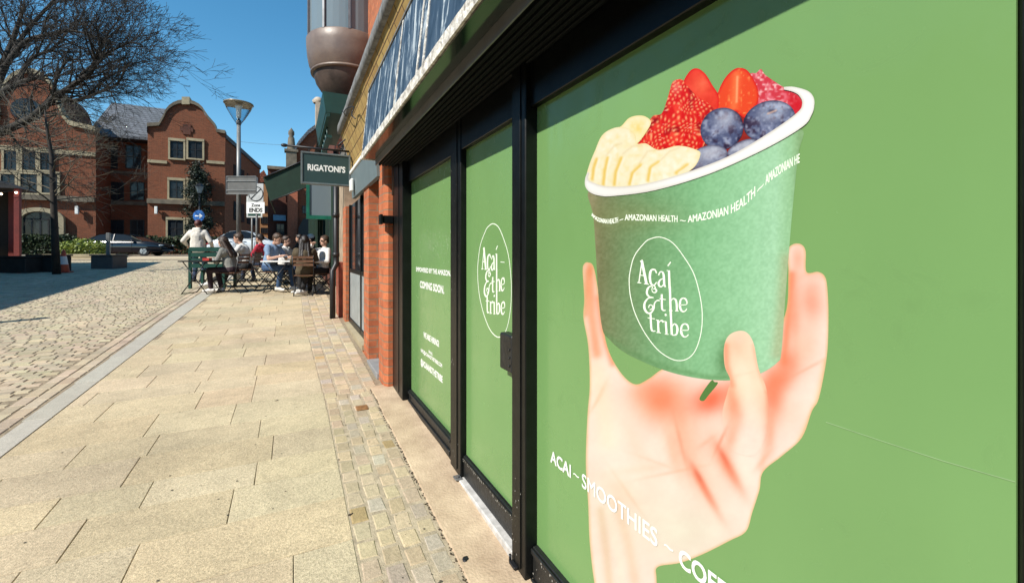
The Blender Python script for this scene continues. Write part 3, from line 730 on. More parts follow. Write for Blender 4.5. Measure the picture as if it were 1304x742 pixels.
def berry(cx, cy, rx, ry, ang, calyx=None, pale=0.):
    pts = [(cx+rx*math.cos(a)*math.cos(R(ang))-ry*math.sin(a)*math.sin(R(ang)), cy+rx*math.cos(a)*math.sin(R(ang))+ry*math.sin(a)*math.cos(R(ang))) for a in np.linspace(0, 2*math.pi, 17)[:-1]]
    def f(X, Y):
        c = np.tile(np.array([78, 86, 122.]), (len(X), 1))
        c = mixc(c, (fbm(X, Y, 9, 6)-.45)*3, (150, 158, 190)); c = mixc(c, (.48-fbm(X, Y, 6, 21))*5, (52, 40, 66))
        c = mixc(c, gb(X, Y, cx+rx*.15, cy-ry*.45, rx*.6, ry*.5, ang)*.75, (205, 210, 226)); c = mixc(c, (vnoise(X, Y, 3.2, 51)-.55)*1.6, (176, 184, 206))
        if calyx:
            for k in range(12):
                a = 2*math.pi*k/12; c = mixc(c, st(X, Y, [(calyx[0]+3*math.cos(a), calyx[1]+2*math.sin(a)), (calyx[0]+12*math.cos(a), calyx[1]+8*math.sin(a))], 1.1)*.5, (150, 175, 215))
            c = mixc(c, gb(X, Y, calyx[0], calyx[1], 6, 3)*.8, (40, 36, 60)); c = mixc(c, st(X, Y, [(calyx[0]-5, calyx[1]+3), (calyx[0]+5, calyx[1]-1)], 1.3)*.8, (230, 190, 170))
        if pale: c = mixc(c, np.full(len(X), pale), (190, 192, 205))
        c = mixc(c, edge(X, Y, pts, 1.8)*.55, (44, 40, 66)); return c+((vnoise(X, Y, 2, 5)-.5)*20)[:, None]
    return pts, f
bz = lambda a, b_: (730+a/q, 70+b_/q)
for k, (a, b_, rx, ry, ang, cal, pl_) in enumerate(((712, 240, 97, 72, -18, bz(722, 205), 0), (540, 268, 80, 74, -35, None, 0), (615, 340, 60, 27, -25, None, .5), (487, 375, 76, 44, -18, None, .45))):
    cx, cy = bz(a, b_); pts, f = berry(cx, cy, rx/q, ry/q, ang, cal, pl_); print_mesh('blueberry_print', pts, f, 7+k, 1.2, smooth=3)
BAN1 = Z([(150, 275), (175, 258), (205, 228), (245, 220), (275, 232), (280, 255), (240, 315), (210, 330), (170, 320)], 730, 70, q)
def ban(X, Y):
    c = np.tile(np.array([252, 240, 196.]), (len(X), 1)); c = mixc(c, gb(X, Y, 812, 162, 9, 8)*.8, (250, 214, 110)); c = mixc(c, (fbm(X, Y, 7, 3)-.5)*2, (255, 250, 226)); c = mixc(c, edge(X, Y, BAN1, 1.6)*.6, (244, 222, 140)); return c
print_mesh('banana_print', BAN1, ban, 11, 1.5)
BAN2 = Z([(48, 445), (58, 400), (78, 350), (105, 292), (150, 265), (195, 265), (225, 290), (232, 322), (265, 322), (310, 345), (380, 330), (440, 342), (462, 362), (425, 420), (300, 470), (130, 482), (65, 466)], 730, 70, q)
def ban2(X, Y):
    c = np.tile(np.array([250, 240, 206.]), (len(X), 1)); c = mixc(c, (fbm(X, Y, 9, 13)-.5)*2.5, (255, 252, 234)); c = mixc(c, (.5-fbm(X, Y, 6, 3))*1.5, (246, 226, 160))
    for a in ([(110, 470), (115, 420), (125, 375)], [(150, 470), (155, 425), (175, 375)], [(205, 468), (215, 430), (245, 402)], [(272, 455), (280, 410), (310, 390)], [(70, 450), (75, 410), (85, 380)], [(375, 428), (395, 415), (415, 400)]):
        s_ = Z(a, 730, 70, q); c = mixc(c, st(X, Y, s_, 2.4)*.85, (238, 196, 84))
        c = mixc(c, st(X, Y, [(u+3, v) for u, v in s_], 1.6)*.6, (255, 252, 240))
    for a in ([(120, 365), (150, 330), (175, 322)], [(180, 360), (215, 332), (250, 330)], [(240, 395), (270, 350), (310, 345)], [(320, 380), (350, 350), (385, 338)]): c = mixc(c, st(X, Y, Z(a, 730, 70, q), 1.4)*.35, (226, 200, 150))
    c = mixc(c, edge(X, Y, BAN2, 1.5)*.5, (240, 220, 150)); return c
print_mesh('banana_print', BAN2, ban2, 12, 1.4)
# rim as a ring: outer forward, inner back
RO = Z([(765, 117), (800, 116), (850, 130), (872, 152), (876, 182), (866, 218), (832, 262), (700, 340), (500, 430), (300, 491), (150, 512), (100, 512), (62, 500), (44, 478), (43, 450), (52, 425)], 730, 70, q)
RI = Z([(58, 430), (54, 447), (66, 461), (130, 478), (250, 470), (400, 430), (560, 370), (700, 290), (810, 213), (832, 178), (822, 150), (800, 135), (765, 126)], 730, 70, q)
def op(pts, n=5):
    out = []; N = len(pts)
    for i in range(N-1):
        p0, p1, p2, p3 = [np.array(pts[min(max(i+k-1, 0), N-1)], float) for k in range(4)]
        for j in range(n):
            t = j/n; out.append(tuple(0.5*((2*p1)+(-p0+p2)*t+(2*p0-5*p1+4*p2-p3)*t*t+(-p0+3*p1-3*p2+p3)*t**3)))
    return out+[tuple(pts[-1])]
ring = op(RO)+op(RI)
def rimc(X, Y):
    c = np.tile(np.array([254, 255, 255.]), (len(X), 1)); c = mixc(c, st(X, Y, op(RI), 2.2)*.6, (206, 196, 182)); c = mixc(c, st(X, Y, op(RO), 2.0)*.5, (214, 208, 196)); c = mixc(c, gb(X, Y, 840, 242, 90, 8)*.3, (226, 216, 196)); return c
print_mesh('cup_rim_print', ring, rimc, 14, 1.6, smooth=0)
THUMB = [(941, 421), (952, 424), (960, 438), (966, 469), (976, 495), (979, 530), (974, 560), (958, 580), (930, 570), (920, 530), (926, 500), (930, 484), (923, 466), (922, 442), (928, 427)]
def thumbc(X, Y):
    c = np.tile(np.array([248, 224, 196.]), (len(X), 1))
    c = mixc(c, gb(X, Y, 938, 440, 12, 16)*.6, (250, 196, 165)); c = mixc(c, st(X, Y, [(924, 440), (925, 465), (932, 490)], 5)*.7, (250, 150, 112))
    c = mixc(c, gb(X, Y, 947, 476, 14, 2, -12)*.4, (244, 190, 160)); c = mixc(c, gb(X, Y, 942, 432, 7, 6)*.5, (253, 214, 192)); c = mixc(c, st(X, Y, [(960, 440), (966, 470), (976, 498)], 3)*.45, (250, 170, 135)); c = mixc(c, st(X, Y, [(945, 470), (956, 500), (962, 540)], 9)*.6, (250, 236, 212))
    c = mixc(c, st(X, Y, [(930, 500), (940, 530), (945, 556)], 8)*.6, (250, 150, 112)); c = mixc(c, st(X, Y, [(978, 500), (980, 540), (976, 570)], 4)*.6, (250, 135, 98))
    base = skin(X, Y); w = np.clip((Y-495)/55, 0, 1)[:, None]
    return c*(1-w)+base*w+((fbm(X, Y, 8, 3)-.5)*8)[:, None]
print_mesh('thumb_print', THUMB, thumbc, 3.5, 2.0)
def greenc(X, Y): return np.tile(np.array([86, 132, 66.]), (len(X), 1))
print_mesh('gap_print', [(891, 506), (896, 510), (903, 502), (914, 488), (910, 486), (905, 485)], greenc, 2, 2)
# --- lettering
whitem = mat('white_vinyl', (.78, .79, .76), .4, var=.03)
creamm = mat('pale_vinyl', (.74, .80, .68), .4, var=.03)
def text_mesh(s, bold=0.0, tight=1.0):
    cu = bpy.data.curves.new('t', 'FONT'); cu.body = s; cu.size = 1; cu.offset = bold; cu.space_character = tight; cu.resolution_u = 4
    o = bpy.data.objects.new('t', cu); C.objects.link(o)
    dg = bpy.context.evaluated_depsgraph_get(); me = bpy.data.meshes.new_from_object(o.evaluated_get(dg)); bpy.data.objects.remove(o)
    co = np.array([v.co[:2] for v in me.vertices]); fs = [tuple(p.vertices) for p in me.polygons]; bpy.data.meshes.remove(me)
    x0, x1 = co[:, 0].min(), co[:, 0].max(); cap = 0.73
    co[:, 0] = (co[:, 0]-x0)/(x1-x0); co[:, 1] = co[:, 1]/cap
    return co, fs
def flat_mesh(name, verts, faces, m, parent):
    me = bpy.data.meshes.new(name); fc = []
    for f in faces:
        f = list(f); ar = sum(verts[f[i]][1]*verts[f[(i+1) % len(f)]][2]-verts[f[(i+1) % len(f)]][1]*verts[f[i]][2] for i in range(len(f)))
        if ar > 0: f.reverse()
        fc.append(f)
    me.from_pydata(verts, [], fc); me.update(); return obj_from_mesh(name, me, m, parent)
def film_text(s, ya, yb, z, cap, parent, m=whitem, layer=16, bold=.012, name='lettering'):
    """reads from y=ya (far) towards y=yb (near the camera)"""
    co, fs = text_mesh(s, 0); V = []; F = []; e = bold*cap*1.3
    for k, (du, dv) in enumerate(((0, 0), (e, 0), (0, e), (e, e), (-e, 0), (0, -e), (-e, -e), (e, -e), (-e, e)) if bold else ((0, 0),)):
        o = len(V); x = XF-LAY*layer-k*.00002; V += [(x, ya+(yb-ya)*u+du, z+v*cap+dv) for u, v in co]; F += [tuple(i+o for i in f) for f in fs]
    return flat_mesh(name, V, F, m, parent)
def pxl(px, py, x=XF): return FY(x, px), FZ(x, px, py)
# ACAI ~ SMOOTHIES ~ COFFEE
ya, za = pxl(702, 587); yb, zb = pxl(727.5, 605.5); cap = zk(705, 573)-zk(705, 588)
zt = (za+zb)/2-.003
S = lambda a: FY(XF, a)
film_text('ACAI', S(702), S(727.5), zt, .047, win_r, bold=.022)
film_text('~', S(731), S(738), zt+.012, .03, win_r)
film_text('SMOOTHIES', S(742), S(838), zt, .050, win_r, bold=.012)
film_text('~', S(847), S(858), zt+.012, .03, win_r)
film_text('COFFEE', S(866), S(955), zt, .047, win_r, bold=.022)
# text of the left pane
for s, a, b_, py, cap in (('EMPOWERED BY THE AMAZON.', 530, 574, 347, .034), ('COMING SOON.', 535, 565.5, 368.5, .052), ('WE ARE HIRING!', 539.5, 559, 434, .042), ('EMAIL', 546, 551, 449.5, .02), ('INFO@ACAIANDTHETRIBE.COM', 536, 563, 456.5, .026), ('@ACAIANDTHETRIBE', 536, 563.5, 474, .045)):
    film_text(s, S(a), S(b_), zk((a+b_)/2, py+1.2)-.0, cap, win_l, layer=2, bold=.04)
# emblem strokes traced in print space
def ribbon(pts, w, n=6, closed=False):
    pts = [np.array(p, float) for p in (cr_closed(pts, n) if closed else (op(pts, n) if len(pts) > 2 else pts))]
    N = len(pts); V = []; F = []
    for i, p in enumerate(pts):
        a = pts[(i-1) % N] if closed else pts[max(i-1, 0)]; b_ = pts[(i+1) % N] if closed else pts[min(i+1, N-1)]
        t = b_-a; t = t/(np.linalg.norm(t)+1e-9); nn = np.array([-t[1], t[0]]); ww = w if not hasattr(w, '__len__') else np.interp(i/(N-1), np.linspace(0, 1, len(w)), w)
        V += [p+nn*ww/2, p-nn*ww/2]
    for i in range(N if closed else N-1):
        j = (i+1) % N; F.append((2*i, 2*i+1, 2*j+1, 2*j))
    return V, F
OVAL = [(200, 47), (150, 55), (120, 75), (70, 140), (48, 220), (44, 280), (52, 350), (75, 430), (120, 520), (180, 600), (240, 645), (290, 660), (335, 650), (370, 615), (395, 550), (407, 470), (402, 370), (370, 240), (320, 150), (260, 75)]
T_, K_ = 5.5, 12.5
STR = [([(92, 272), (108, 162)], T_), ([(106, 162), (130, 278)], K_), ([(98, 235), (122, 238)], 4), ([(84, 272), (104, 274)], 4.5), ([(118, 278), (142, 281)], 4.5), ([(98, 168), (110, 160)], 5),
       ([(180, 226), (172, 209), (157, 209), (149, 222), (147, 250), (153, 278), (168, 285), (180, 270)], [6, 7, 9, 12, 12, 9, 6, 5]), ([(165, 285), (174, 297), (164, 306)], 5),
       ([(190, 236), (198, 220), (211, 222), (216, 240), (219, 285), (227, 292)], [6, 6, 8, 11, 11, 5]), ([(216, 252), (200, 258), (190, 275), (195, 290), (206, 292), (217, 278)], [4, 6, 11, 8, 6, 4]),
       ([(242, 212), (245, 300)], 11), ([(236, 190), (251, 170)], 6), ([(230, 212), (244, 214)], 4),
       ([(246, 292), (250, 410)], 11),
       ([(170, 300), (180, 312), (172, 322), (160, 318), (157, 305), (160, 294), (148, 291), (136, 303), (132, 325), (143, 342), (165, 347)], [7, 8, 6, 4, 4, 4, 6, 10, 10, 7, 5]),
       ([(165, 347), (140, 350), (122, 372), (120, 400), (134, 422), (152, 422), (166, 402), (170, 376), (182, 362), (196, 362)], [5, 6, 10, 12, 9, 8, 8, 6, 6, 6]), ([(140, 398), (146, 384), (160, 388), (158, 402), (146, 408)], 5),
       ([(206, 330), (207, 395), (213, 410), (226, 410)], [10, 10, 7, 4]), ([(194, 352), (226, 357)], 4),
       ([(250, 366), (262, 352), (275, 358), (280, 380), (281, 412)], [4, 5, 9, 10, 10]), ([(272, 413), (290, 414)], 4), ([(242, 411), (260, 412)], 4),
       ([(297, 384), (330, 380), (326, 356), (311, 350), (299, 362), (297, 395), (308, 415), (322, 414), (331, 402)], [4, 4, 9, 6, 9, 12, 8, 5, 5]),
       ([(150, 428), (154, 498), (161, 513), (175, 512)], [10, 10, 7, 4]), ([(136, 448), (172, 453)], 4),
       ([(187, 458), (190, 520)], 10), ([(188, 478), (198, 464), (208, 462), (214, 470)], [4, 5, 8, 9]), ([(180, 520), (202, 522)], 4), ([(178, 458), (188, 460)], 4),
       ([(226, 466), (230, 526)], 10), ([(221, 528), (240, 530)], 4), ([(217, 465), (228, 467)], 4), ([(223, 428), (228, 438)], 9),
       ([(250, 410), (256, 532)], 11), ([(257, 492), (268, 478), (280, 486), (284, 508), (278, 530), (258, 534)], [4, 6, 9, 12, 8, 4]),
       ([(303, 508), (337, 508), (334, 484), (318, 478), (305, 490), (303, 520), (314, 540), (328, 541), (339, 530)], [4, 4, 9, 6, 9, 12, 8, 5, 5])]
def emblem(fn, layer, parent, m, wscale=1.0):
    V = []; F = []
    for k, (pts, w) in enumerate(STR+[(OVAL, 4.2)]):
        v, f = ribbon(pts, np.array(w)*wscale if hasattr(w, '__len__') else w*wscale, closed=(k == len(STR)))
        o = len(V); x = XF-LAY*layer-.000002*k
        for p in v:
            a, b_ = fn(p[0], p[1]); V.append((x, FY(x, a), FZ(x, a, b_)))
        F += [tuple(i+o for i in q_) for q_ in f]
    return flat_mesh('emblem', V, F, m, parent)
sc = 469/120
emblem(lambda u, v: (790+u/sc, 290+v/sc), 5, win_r, creamm)
# affine to the door emblem
src = np.array([(200, 47), (290, 660), (44, 280), (407, 470)], float); s2 = 304/90
dst = np.array([(130/s2+590, 88/s2+260), (158/s2+590, 576/s2+260), (60/s2+590, 285/s2+260), (204/s2+590, 400/s2+260)], float)
Am = np.linalg.lstsq(np.c_[src, np.ones(4)], dst, rcond=None)[0]
emblem(lambda u, v: tuple(np.array([u, v, 1]) @ Am), 2, door, creamm, 1.25)
b = MB(); x = XF-.0004
b.add([(x, S(637.5), zk(637.5, 333)), (x, S(642.5), zk(642.5, 333.4)), (x, S(642.5), zk(642.5, 334.4)), (x, S(637.5), zk(637.5, 334))], [(0, 1, 2, 3)]); b.build('dash_mark', creamm, door)
# text on the cup following the wave
base = op(Z([(62, 580), (90, 604), (130, 612), (165, 607), (190, 600), (280, 602), (375, 606), (415, 608), (500, 594), (570, 576), (620, 547), (660, 512), (700, 470), (760, 425), (825, 388)], 730, 70, q), 8)
bx = np.array([p[0] for p in base]); by = np.array([p[1] for p in base])
def cup_text(s, a, b_, c0, c1):
    co, fs = text_mesh(s, 0); V = []; F = []
    a = 730+a/q; b_ = 730+b_/q
    for k, (du, dv) in enumerate(((0, 0), (.35, 0), (0, .3), (.35, .3))):
        o = len(V); x = XF-LAY*5-k*.00002
        for u, v in co:
            X = a+(b_-a)*u; Y = np.interp(X, bx, by)-v*(c0+(c1-c0)*u)/q; V.append((x, FY(x, X+du), FZ(x, X+du, Y+dv)))
        F += [tuple(i+o for i in f) for f in fs]
    flat_mesh('lettering', V, F, creamm, win_r)
cup_text('AMAZONIAN HEALTH', 66, 162, 13, 20); cup_text('~', 168, 181, 15, 15); cup_text('AMAZONIAN HEALTH', 187, 378, 22, 24); cup_text('~', 388, 408, 18, 18)
cup_text('AMAZONIAN HEALTH', 416, 660, 26, 38); cup_text('~', 668, 691, 24, 24); cup_text('AMAZONIAN HE', 698, 822, 36, 34)
# ================================================================== RESTAURANT (next door, brick piers and grey fascia)
def fp(px): return FY(XP, px)
def zp(px, py): return FZ(XP, px, py)
rest = empty('restaurant_building', (1.0, 6, g(6)), 'brick restaurant with grey fascia, buff tiled band and a copper turret window above', 'restaurant')
yA, yB = fp(482.0), fp(469.5)      # recess between piers / pier 2
yC = fp(447.5)                      # far end of its window
yD = fp(440)
p2a = fp(482)+.25; p2b = fp(469.5)+.42
p2a = FY(XP, 469.5)                 # near corner of pier 2
p2b = p2a+.36
b = MB(); b.box(XP, XF+.06, p2a, p2b, 0, 2.2); b.build('brick_pier', M['brick'], rest)
b = MB(); b.box(XF+.05, XF+.2, y1b-.0, p2a, 0, 2.2); b.build('recess_wall', M['brick'], rest)
b = MB(); b.box(XF-.0, XF+.045, y1b+.02, y1b+.07, .15, 2.2, bev=.004); b.box(XF-.0, XF+.045, p2a-.1, p2a-.04, .15, 2.2, bev=.004); b.build('door_frame', M['white'], rest)
b = MB(); b.box(XF+.01, XF+.04, y1b+.072, p2a-.102, .2, 2.2); b.build('side_door', mat('dark_blue_door', (.03, .035, .05), .4), rest)
b = MB(); b.box(XP-.02, XF+.0, y1b, p2a, g(4.2), g(4.4)+.05, bev=.005); b.build('door_step', mat('grey_step', (.25, .25, .25), .8), rest)
wy0, wy1 = p2b, yD-.02
b = MB(); b.box(XP+.07, XP+.09, wy0, wy1, .95, 2.15); b.build('window_glass', M['glass'], rest)
b = MB()
for ya in (wy0, wy0+.62, wy1-.07): b.box(XP+.045, XP+.11, ya, ya+.06, .35, 2.16, bev=.005)
b.box(XP+.045, XP+.11, wy0, wy1, .33, .42, bev=.005); b.box(XP+.05, XP+.11, wy0, wy1, 1.12, 1.17)
b.build('window_frame', M['black_frame'], rest)
b = MB(); b.box(XP+.06, XP+.1, wy0+.06, wy1-.07, .42, 1.12); wp = b.build('grey_panel', mat('grey_film', (.30, .33, .33), .4), rest)
co, fs = text_mesh('RIGATONI\'S', .02)
for k, (z_, s_) in enumerate(((1.02, 'PIZZA'), (.93, 'PASTA'))):
    co, fs = text_mesh(s_, .02); flat_mesh('lettering', [(XP+.058, wy0+.34-.22*u, z_+.05*v) for u, v in co], fs, whitem, wp)
b = MB(); b.box(XP+.0, XP+.14, wy0, wy1, g(5)-.05, .329); b.build('stall_riser', M['brick'], rest)
b = MB(); b.prism([(XP-.02, wy0, .33), (XP+.1, wy0, .35), (XP+.1, wy0, .29), (XP-.02, wy0, .27)], (0, wy1-wy0, 0)); b.build('window_sill', M['cream_stone'], rest)
b = MB(); b.box(XP-.0, XP+.3, wy1, wy1+.42, 0, 2.14); b.build('brick_pier', mat('glossy_red_brick', (.33, .07, .04), .35, var=.3, vscale=8) if False else M['brick'], rest)
# interior back
b = MB(); b.box(1.2, 1.25, 4, 9, 0, 2.6); b.build('inner_wall', mat('dark_room', (.02, .018, .016), .9), rest)
# grey fascia
ya, yb = y1b-.05, wy1+.3
b = MB(); yb = FY(XP-.05, 446); b.prism([(XP-.025, ya, 2.14), (XP-.045, ya, 2.46), (XP+.02, ya, 2.46), (XP+.02, ya, 2.14)], (0, yb-ya, 0)); b.build('fascia_board', M['grey_paint'], rest)
b = MB(); b.box(XP-.06, XP+.02, ya, yb, 2.462, 2.51, bev=.006); b.build('fascia_cap', M['white'], rest)
b = MB(); b.box(XP-.085, XP-.046, yb-.35, yb-.2, 2.2, 2.36, bev=.01); b.build('flood_light', M['white'], rest)
# buff tiled band leaning out, up to the lead gutter
b = MB(); b.prism([(XP-.01, -1.2, 2.652), (.60, -1.2, 3.10), (XP, -1.2, 3.10)], (0, 6.1+1.2+.5, 0))
b.build('tiled_band', M['yellow_tile'], rest)
b = MB(); b.prism([(XP-.005, YE+.14, 2.512), (XP-.011, YE+.14, 2.651), (XP+.02, YE+.14, 2.651), (XP+.02, YE+.14, 2.512)], (0, 6.6-YE-.14, 0)); b.build('tiled_band', M['yellow_tile'], rest)
vs = []; ys = np.linspace(-1.2, 6.6, 90)
for y in ys:
    w = .010*noise.noise(Vector((y*2.2, 3, 0)))
    vs += [(.575+w, y, 3.07+w), (.565+w, y, 3.12), (.57+w, y, 3.19+w*.5), (.76, y, 3.23), (.76, y, 3.07)]
fs = []
for i in range(len(ys)-1):
    for k in range(5): a = i*5+k; c = i*5+(k+1) % 5; fs.append((a, c, c+5, a+5))
fs += [(4, 3, 2, 1, 0), tuple(len(vs)-5+k for k in range(5))]
b = MB(); b.sm = True; b.add(vs, fs); b.build('lead_gutter', M['lead'], rest)
# pale pipe end and cable under the gutter
p = P(468, 108, 4.35); b = MB(); b.tube([p, p+Vector((.02, -.0, -.16))], .03, 12); b.build('pipe_stub', mat('cream_plastic', (.5, .45, .3), .5), rest)
p0 = Vector((.66, 4.75, 2.66)); b = MB(); b.tube([Vector((XP-.04, 4.35, 2.36)), Vector((XP-.04, 4.35, 2.58))], .035, 12); b.build('lamp_tube', M['white'], rest)
b = MB(); pts = [Vector((.56+.03*math.sin(k*1.1), 5.9-k*.13, 3.2-.06*math.sin(k*.7)-k*.04)) for k in range(12)]; b.tube(pts, .006, 6); b.build('loose_cable', M['dark_metal'], rest)
# turret (oriel) window
tc0 = Vector((.86, 8.1, 0)); RR = .66
copper = mat('copper_bowl', (.17, .125, .095), .45, .0, var=.35, vscale=3, bump=.2, bscale=14, col2=(.12, .085, .07))
tur = MB(); prof = [(0.0, 3.88), (.08, 3.90), (.24, 3.99), (.40, 4.13), (.50, 4.28), (.545, 4.43)]
tur.lathe(prof, tc0, 40); tb = tur.build('turret_bowl', mat('shaded_copper', (.10, .07, .055), .5, var=.4, vscale=3, bump=.2, bscale=14), rest)  # shade under the dome painted in as a darker copper
b = MB(); b.lathe([(.54, 4.43), (.585, 4.435), (.59, 4.46), (.57, 4.48)], tc0, 40); b.build('rim', copper, tb)
b = MB(); b.lathe([(.57, 4.48), (.61, 4.56), (.637, 4.70), (.65, 4.86), (.655, 4.99), (.64, 5.01)], tc0, 40); b.build('upper_band', copper, tb)
b = MB(); b.lathe([(.62, 5.0), (.62, 7.2)], tc0, 40, smooth=False); tg = b.build('turret_glass', M['glass_sky'], rest)
b = MB()
for k in range(10):
    a = 2*math.pi*k/10+.25; b.box(.615, .655, -.018, .018, 5.0, 7.2, M=Matrix.Translation(tc0) @ Matrix.Rotation(a, 4, 'Z'))
b.build('glazing_bars', M['steel'], tg)
curt = mat('net_curtain', (.62, .62, .58), .9, var=.1)
b = MB(); b.lathe([(.56+.02*0, 5.05), (.56, 7.2)], tc0, 40); b.build('curtain', curt, tg)
b = MB(); b.box(.95, 3.5, 8.32, 8.6, 2.3, 7.5); b.build('party_wall', M['brick'], rest)
# downpipe
yp = FY(XP-.08, 429.5); zj = FZ(XP-.08, 430, 337)
b = MB(); b.tube([(XP-.10, yp, 3.1), (XP-.10, yp, zj+.1), (XP-.10, yp-.02, zj), (XP-.16, yp-.1, zj-.1), (XP-.16, yp-.1, g(yp))], .045, 12)
for z_ in (2.9, 2.0, 1.35): b.tube([(XP-.10, yp, z_), (XP-.10, yp, z_+.07)], .056, 12)
b.build('drainpipe', M['dark_metal'], rest)
# hanging sign + wrought bracket
yS = FY(XP, 462)
zc = 6.5
pl = P(383, 195, zc); prr = P(447, 195, zc)
rv = Vector((CT, -ST, 0))
# the sign faces the camera side: panel along +x
YS = 6.35
xs0, xs1 = BX(YS, 383), BX(YS, 446); zt_, zb_ = BZ(YS, 383, 194), BZ(YS, 383, 234)
zt_ = BZ(YS, 415, 196); zb_ = BZ(YS, 415, 236)
sg = empty('hanging_sign', (xs1, YS, zb_), 'dark green hanging sign reading RIGATONI\'S on a black scrolled wall bracket', 'sign')
b = MB(); b.box(xs0+.02, xs1-.02, YS-.035, YS+.035, zb_+.02, zt_-.02, bev=.003); sp_ = b.build('sign_panel', mat('sign_green', (.022, .05, .048), .45, var=.05), sg)
b = MB()
for a in ((xs0, xs1, zb_, zb_+.022), (xs0, xs1, zt_-.022, zt_), (xs0, xs0+.022, zb_+.022, zt_-.022), (xs1-.022, xs1, zb_+.022, zt_-.022)): b.box(a[0], a[1], YS-.045, YS+.045, a[2], a[3], bev=.003)
b.build('sign_frame', mat('sign_frame', (.16, .19, .19), .4, .3), sg)
co, fs = text_mesh("RIGATONI'S", .035); W = xs1-xs0; H = zt_-zb_
flat_mesh('lettering', [(xs0+W*(.13+.76*u), YS-.0362, zb_+H*(.43)+.19*H*v) for u, v in co], [tuple(f) for f in fs], whitem, sp_)
for o in [o for o in bpy.data.objects if o.name.startswith('lettering') and o.parent == sp_]:
    for pgn in o.data.polygons: pass
b = MB(); xw = XP; z0_ = zt_+.06
b.tube([(xw, YS, z0_), (xs0-.18, YS, z0_)], .014, 8); b.ball((xs0-.19, YS, z0_), .03, (1.4, .8, .8))
for xx in (xs0+.1, xs1-.06): b.tube([(xx, YS, z0_), (xx, YS, zt_-.005)], .006, 6)
def spiral(cx, cz, r0, r1, a0, a1, n=26):
    return [(cx+(r0+(r1-r0)*k/n)*math.cos(a0+(a1-a0)*k/n), YS, cz+(r0+(r1-r0)*k/n)*math.sin(a0+(a1-a0)*k/n)) for k in range(n+1)]
b.build('bracket_arm', M['dark_metal'], sg)
b = MB(); pts = [(xs1-.16+.62*t*.85, YS, z0_+.02+.26*math.sin(math.pi*min(1, t*.72+.05))) for t in np.linspace(0, 1, 16)]
b.tube(pts, .011, 6)
b.tube(spiral(xs1+.02, z0_+.09, .075, .02, -1.57, 7.5), .009, 6); b.tube(spiral(xs1+.2, z0_+.11, .09, .02, -1.57, 7.5), .009, 6); b.tube(spiral(xs1-.12, z0_+.05, .04, .012, -1.57, 7.5), .007, 6)
b.build('scroll_work', M['dark_metal'], sg)
# ================================================================== PUB beyond: stone base, green joinery, lit brick
pub = empty('pub_building', (1.5, 14, g(14)), 'pub with green painted woodwork and stone pilaster beyond the restaurant', 'pub')
y0 = wy1+.42
b = MB(); b.box(XP+.02, 3.5, y0, 10.2, 0, 3.2); b.build('wall', mat('pale_stone', (.38, .29, .2), .8, var=.25, bump=.4, vscale=4), pub)
b = MB(); b.box(XP-.06, XP+.05, y0+.05, y0+.55, 0, .35+g(8)+.55, bev=.01); b.build('pilaster_base', mat('red_plinth', (.34, .08, .045), .5, var=.3), pub)
b = MB(); b.box(XP-.02, XP+.03, y0+.9, 9.6, .9, 2.9); b.build('window_glass', M['glass'], pub)
b = MB()
for yy in (y0+.85, y0+1.5, 9.6): b.box(XP-.04, XP+.04, yy, yy+.07, .9, 2.95)
b.box(XP-.04, XP+.04, y0+.85, 9.67, .82, .9); b.build('window_frame', M['awning'], pub)
b = MB(); b.box(XP+.1, 4, 10.2, 27, 0, 4.7); b.build('wall', M['brick_dark'], pub)
b = MB(); b.prism([(XP-.1, 10.2, 4.7), (XP+3.2, 10.2, 4.7), (XP+1.6, 10.2, 6.0)], (0, 16.8, 0)); b.build('roof', M['slate'], pub)
for k in range(4):
    ya = 11+k*4; b = MB(); b.box(XP+.06, XP+.14, ya, ya+2.4, 1.2, 3.2); w_ = b.build('window', M['glass'], pub)
    b = MB()
    for yy in (ya, ya+1.2, ya+2.4): b.box(XP+.02, XP+.12, yy-.05, yy+.05, 1.2, 3.2)
    b.box(XP+.02, XP+.12, ya-.05, ya+2.45, 3.2, 3.3); b.box(XP+.02, XP+.12, ya-.05, ya+2.45, 1.1, 1.2); b.build('frame', M['awning'], w_)
# green eaves board high up
b = MB(); b.prism([(.44, 7.0, 3.48), (.40, 7.0, 3.78), (.76, 7.0, 3.78), (.76, 7.0, 3.48)], (0, 2.1, 0)); b.box(.45, .5, 7.0, 9.1, 3.42, 3.475)
b.build('green_eaves_box', M['green_paint'], pub)
b = MB()
for k in range(5): b.tube([(.5, 7.6+k*.35, 3.2), (.5, 7.6+k*.35, 3.42)], .012, 6)
b.box(.46, .54, 7.2, 9.1, 3.16, 3.2); b.build('balcony_rail', M['green_paint'], pub)
b = MB(); zz = BZ(10.1, 405, 130); b.box(BX(10.1, 402), BX(10.1, 409), 10.1, 10.35, 4.1, zz); b.lathe([(.1, zz), (.12, zz+.05), (.06, zz+.12)], (BX(10.1, 405.5), 10.2, 0), 10); b.build('chimney', mat('pale_render', (.5, .42, .33), .8), pub)
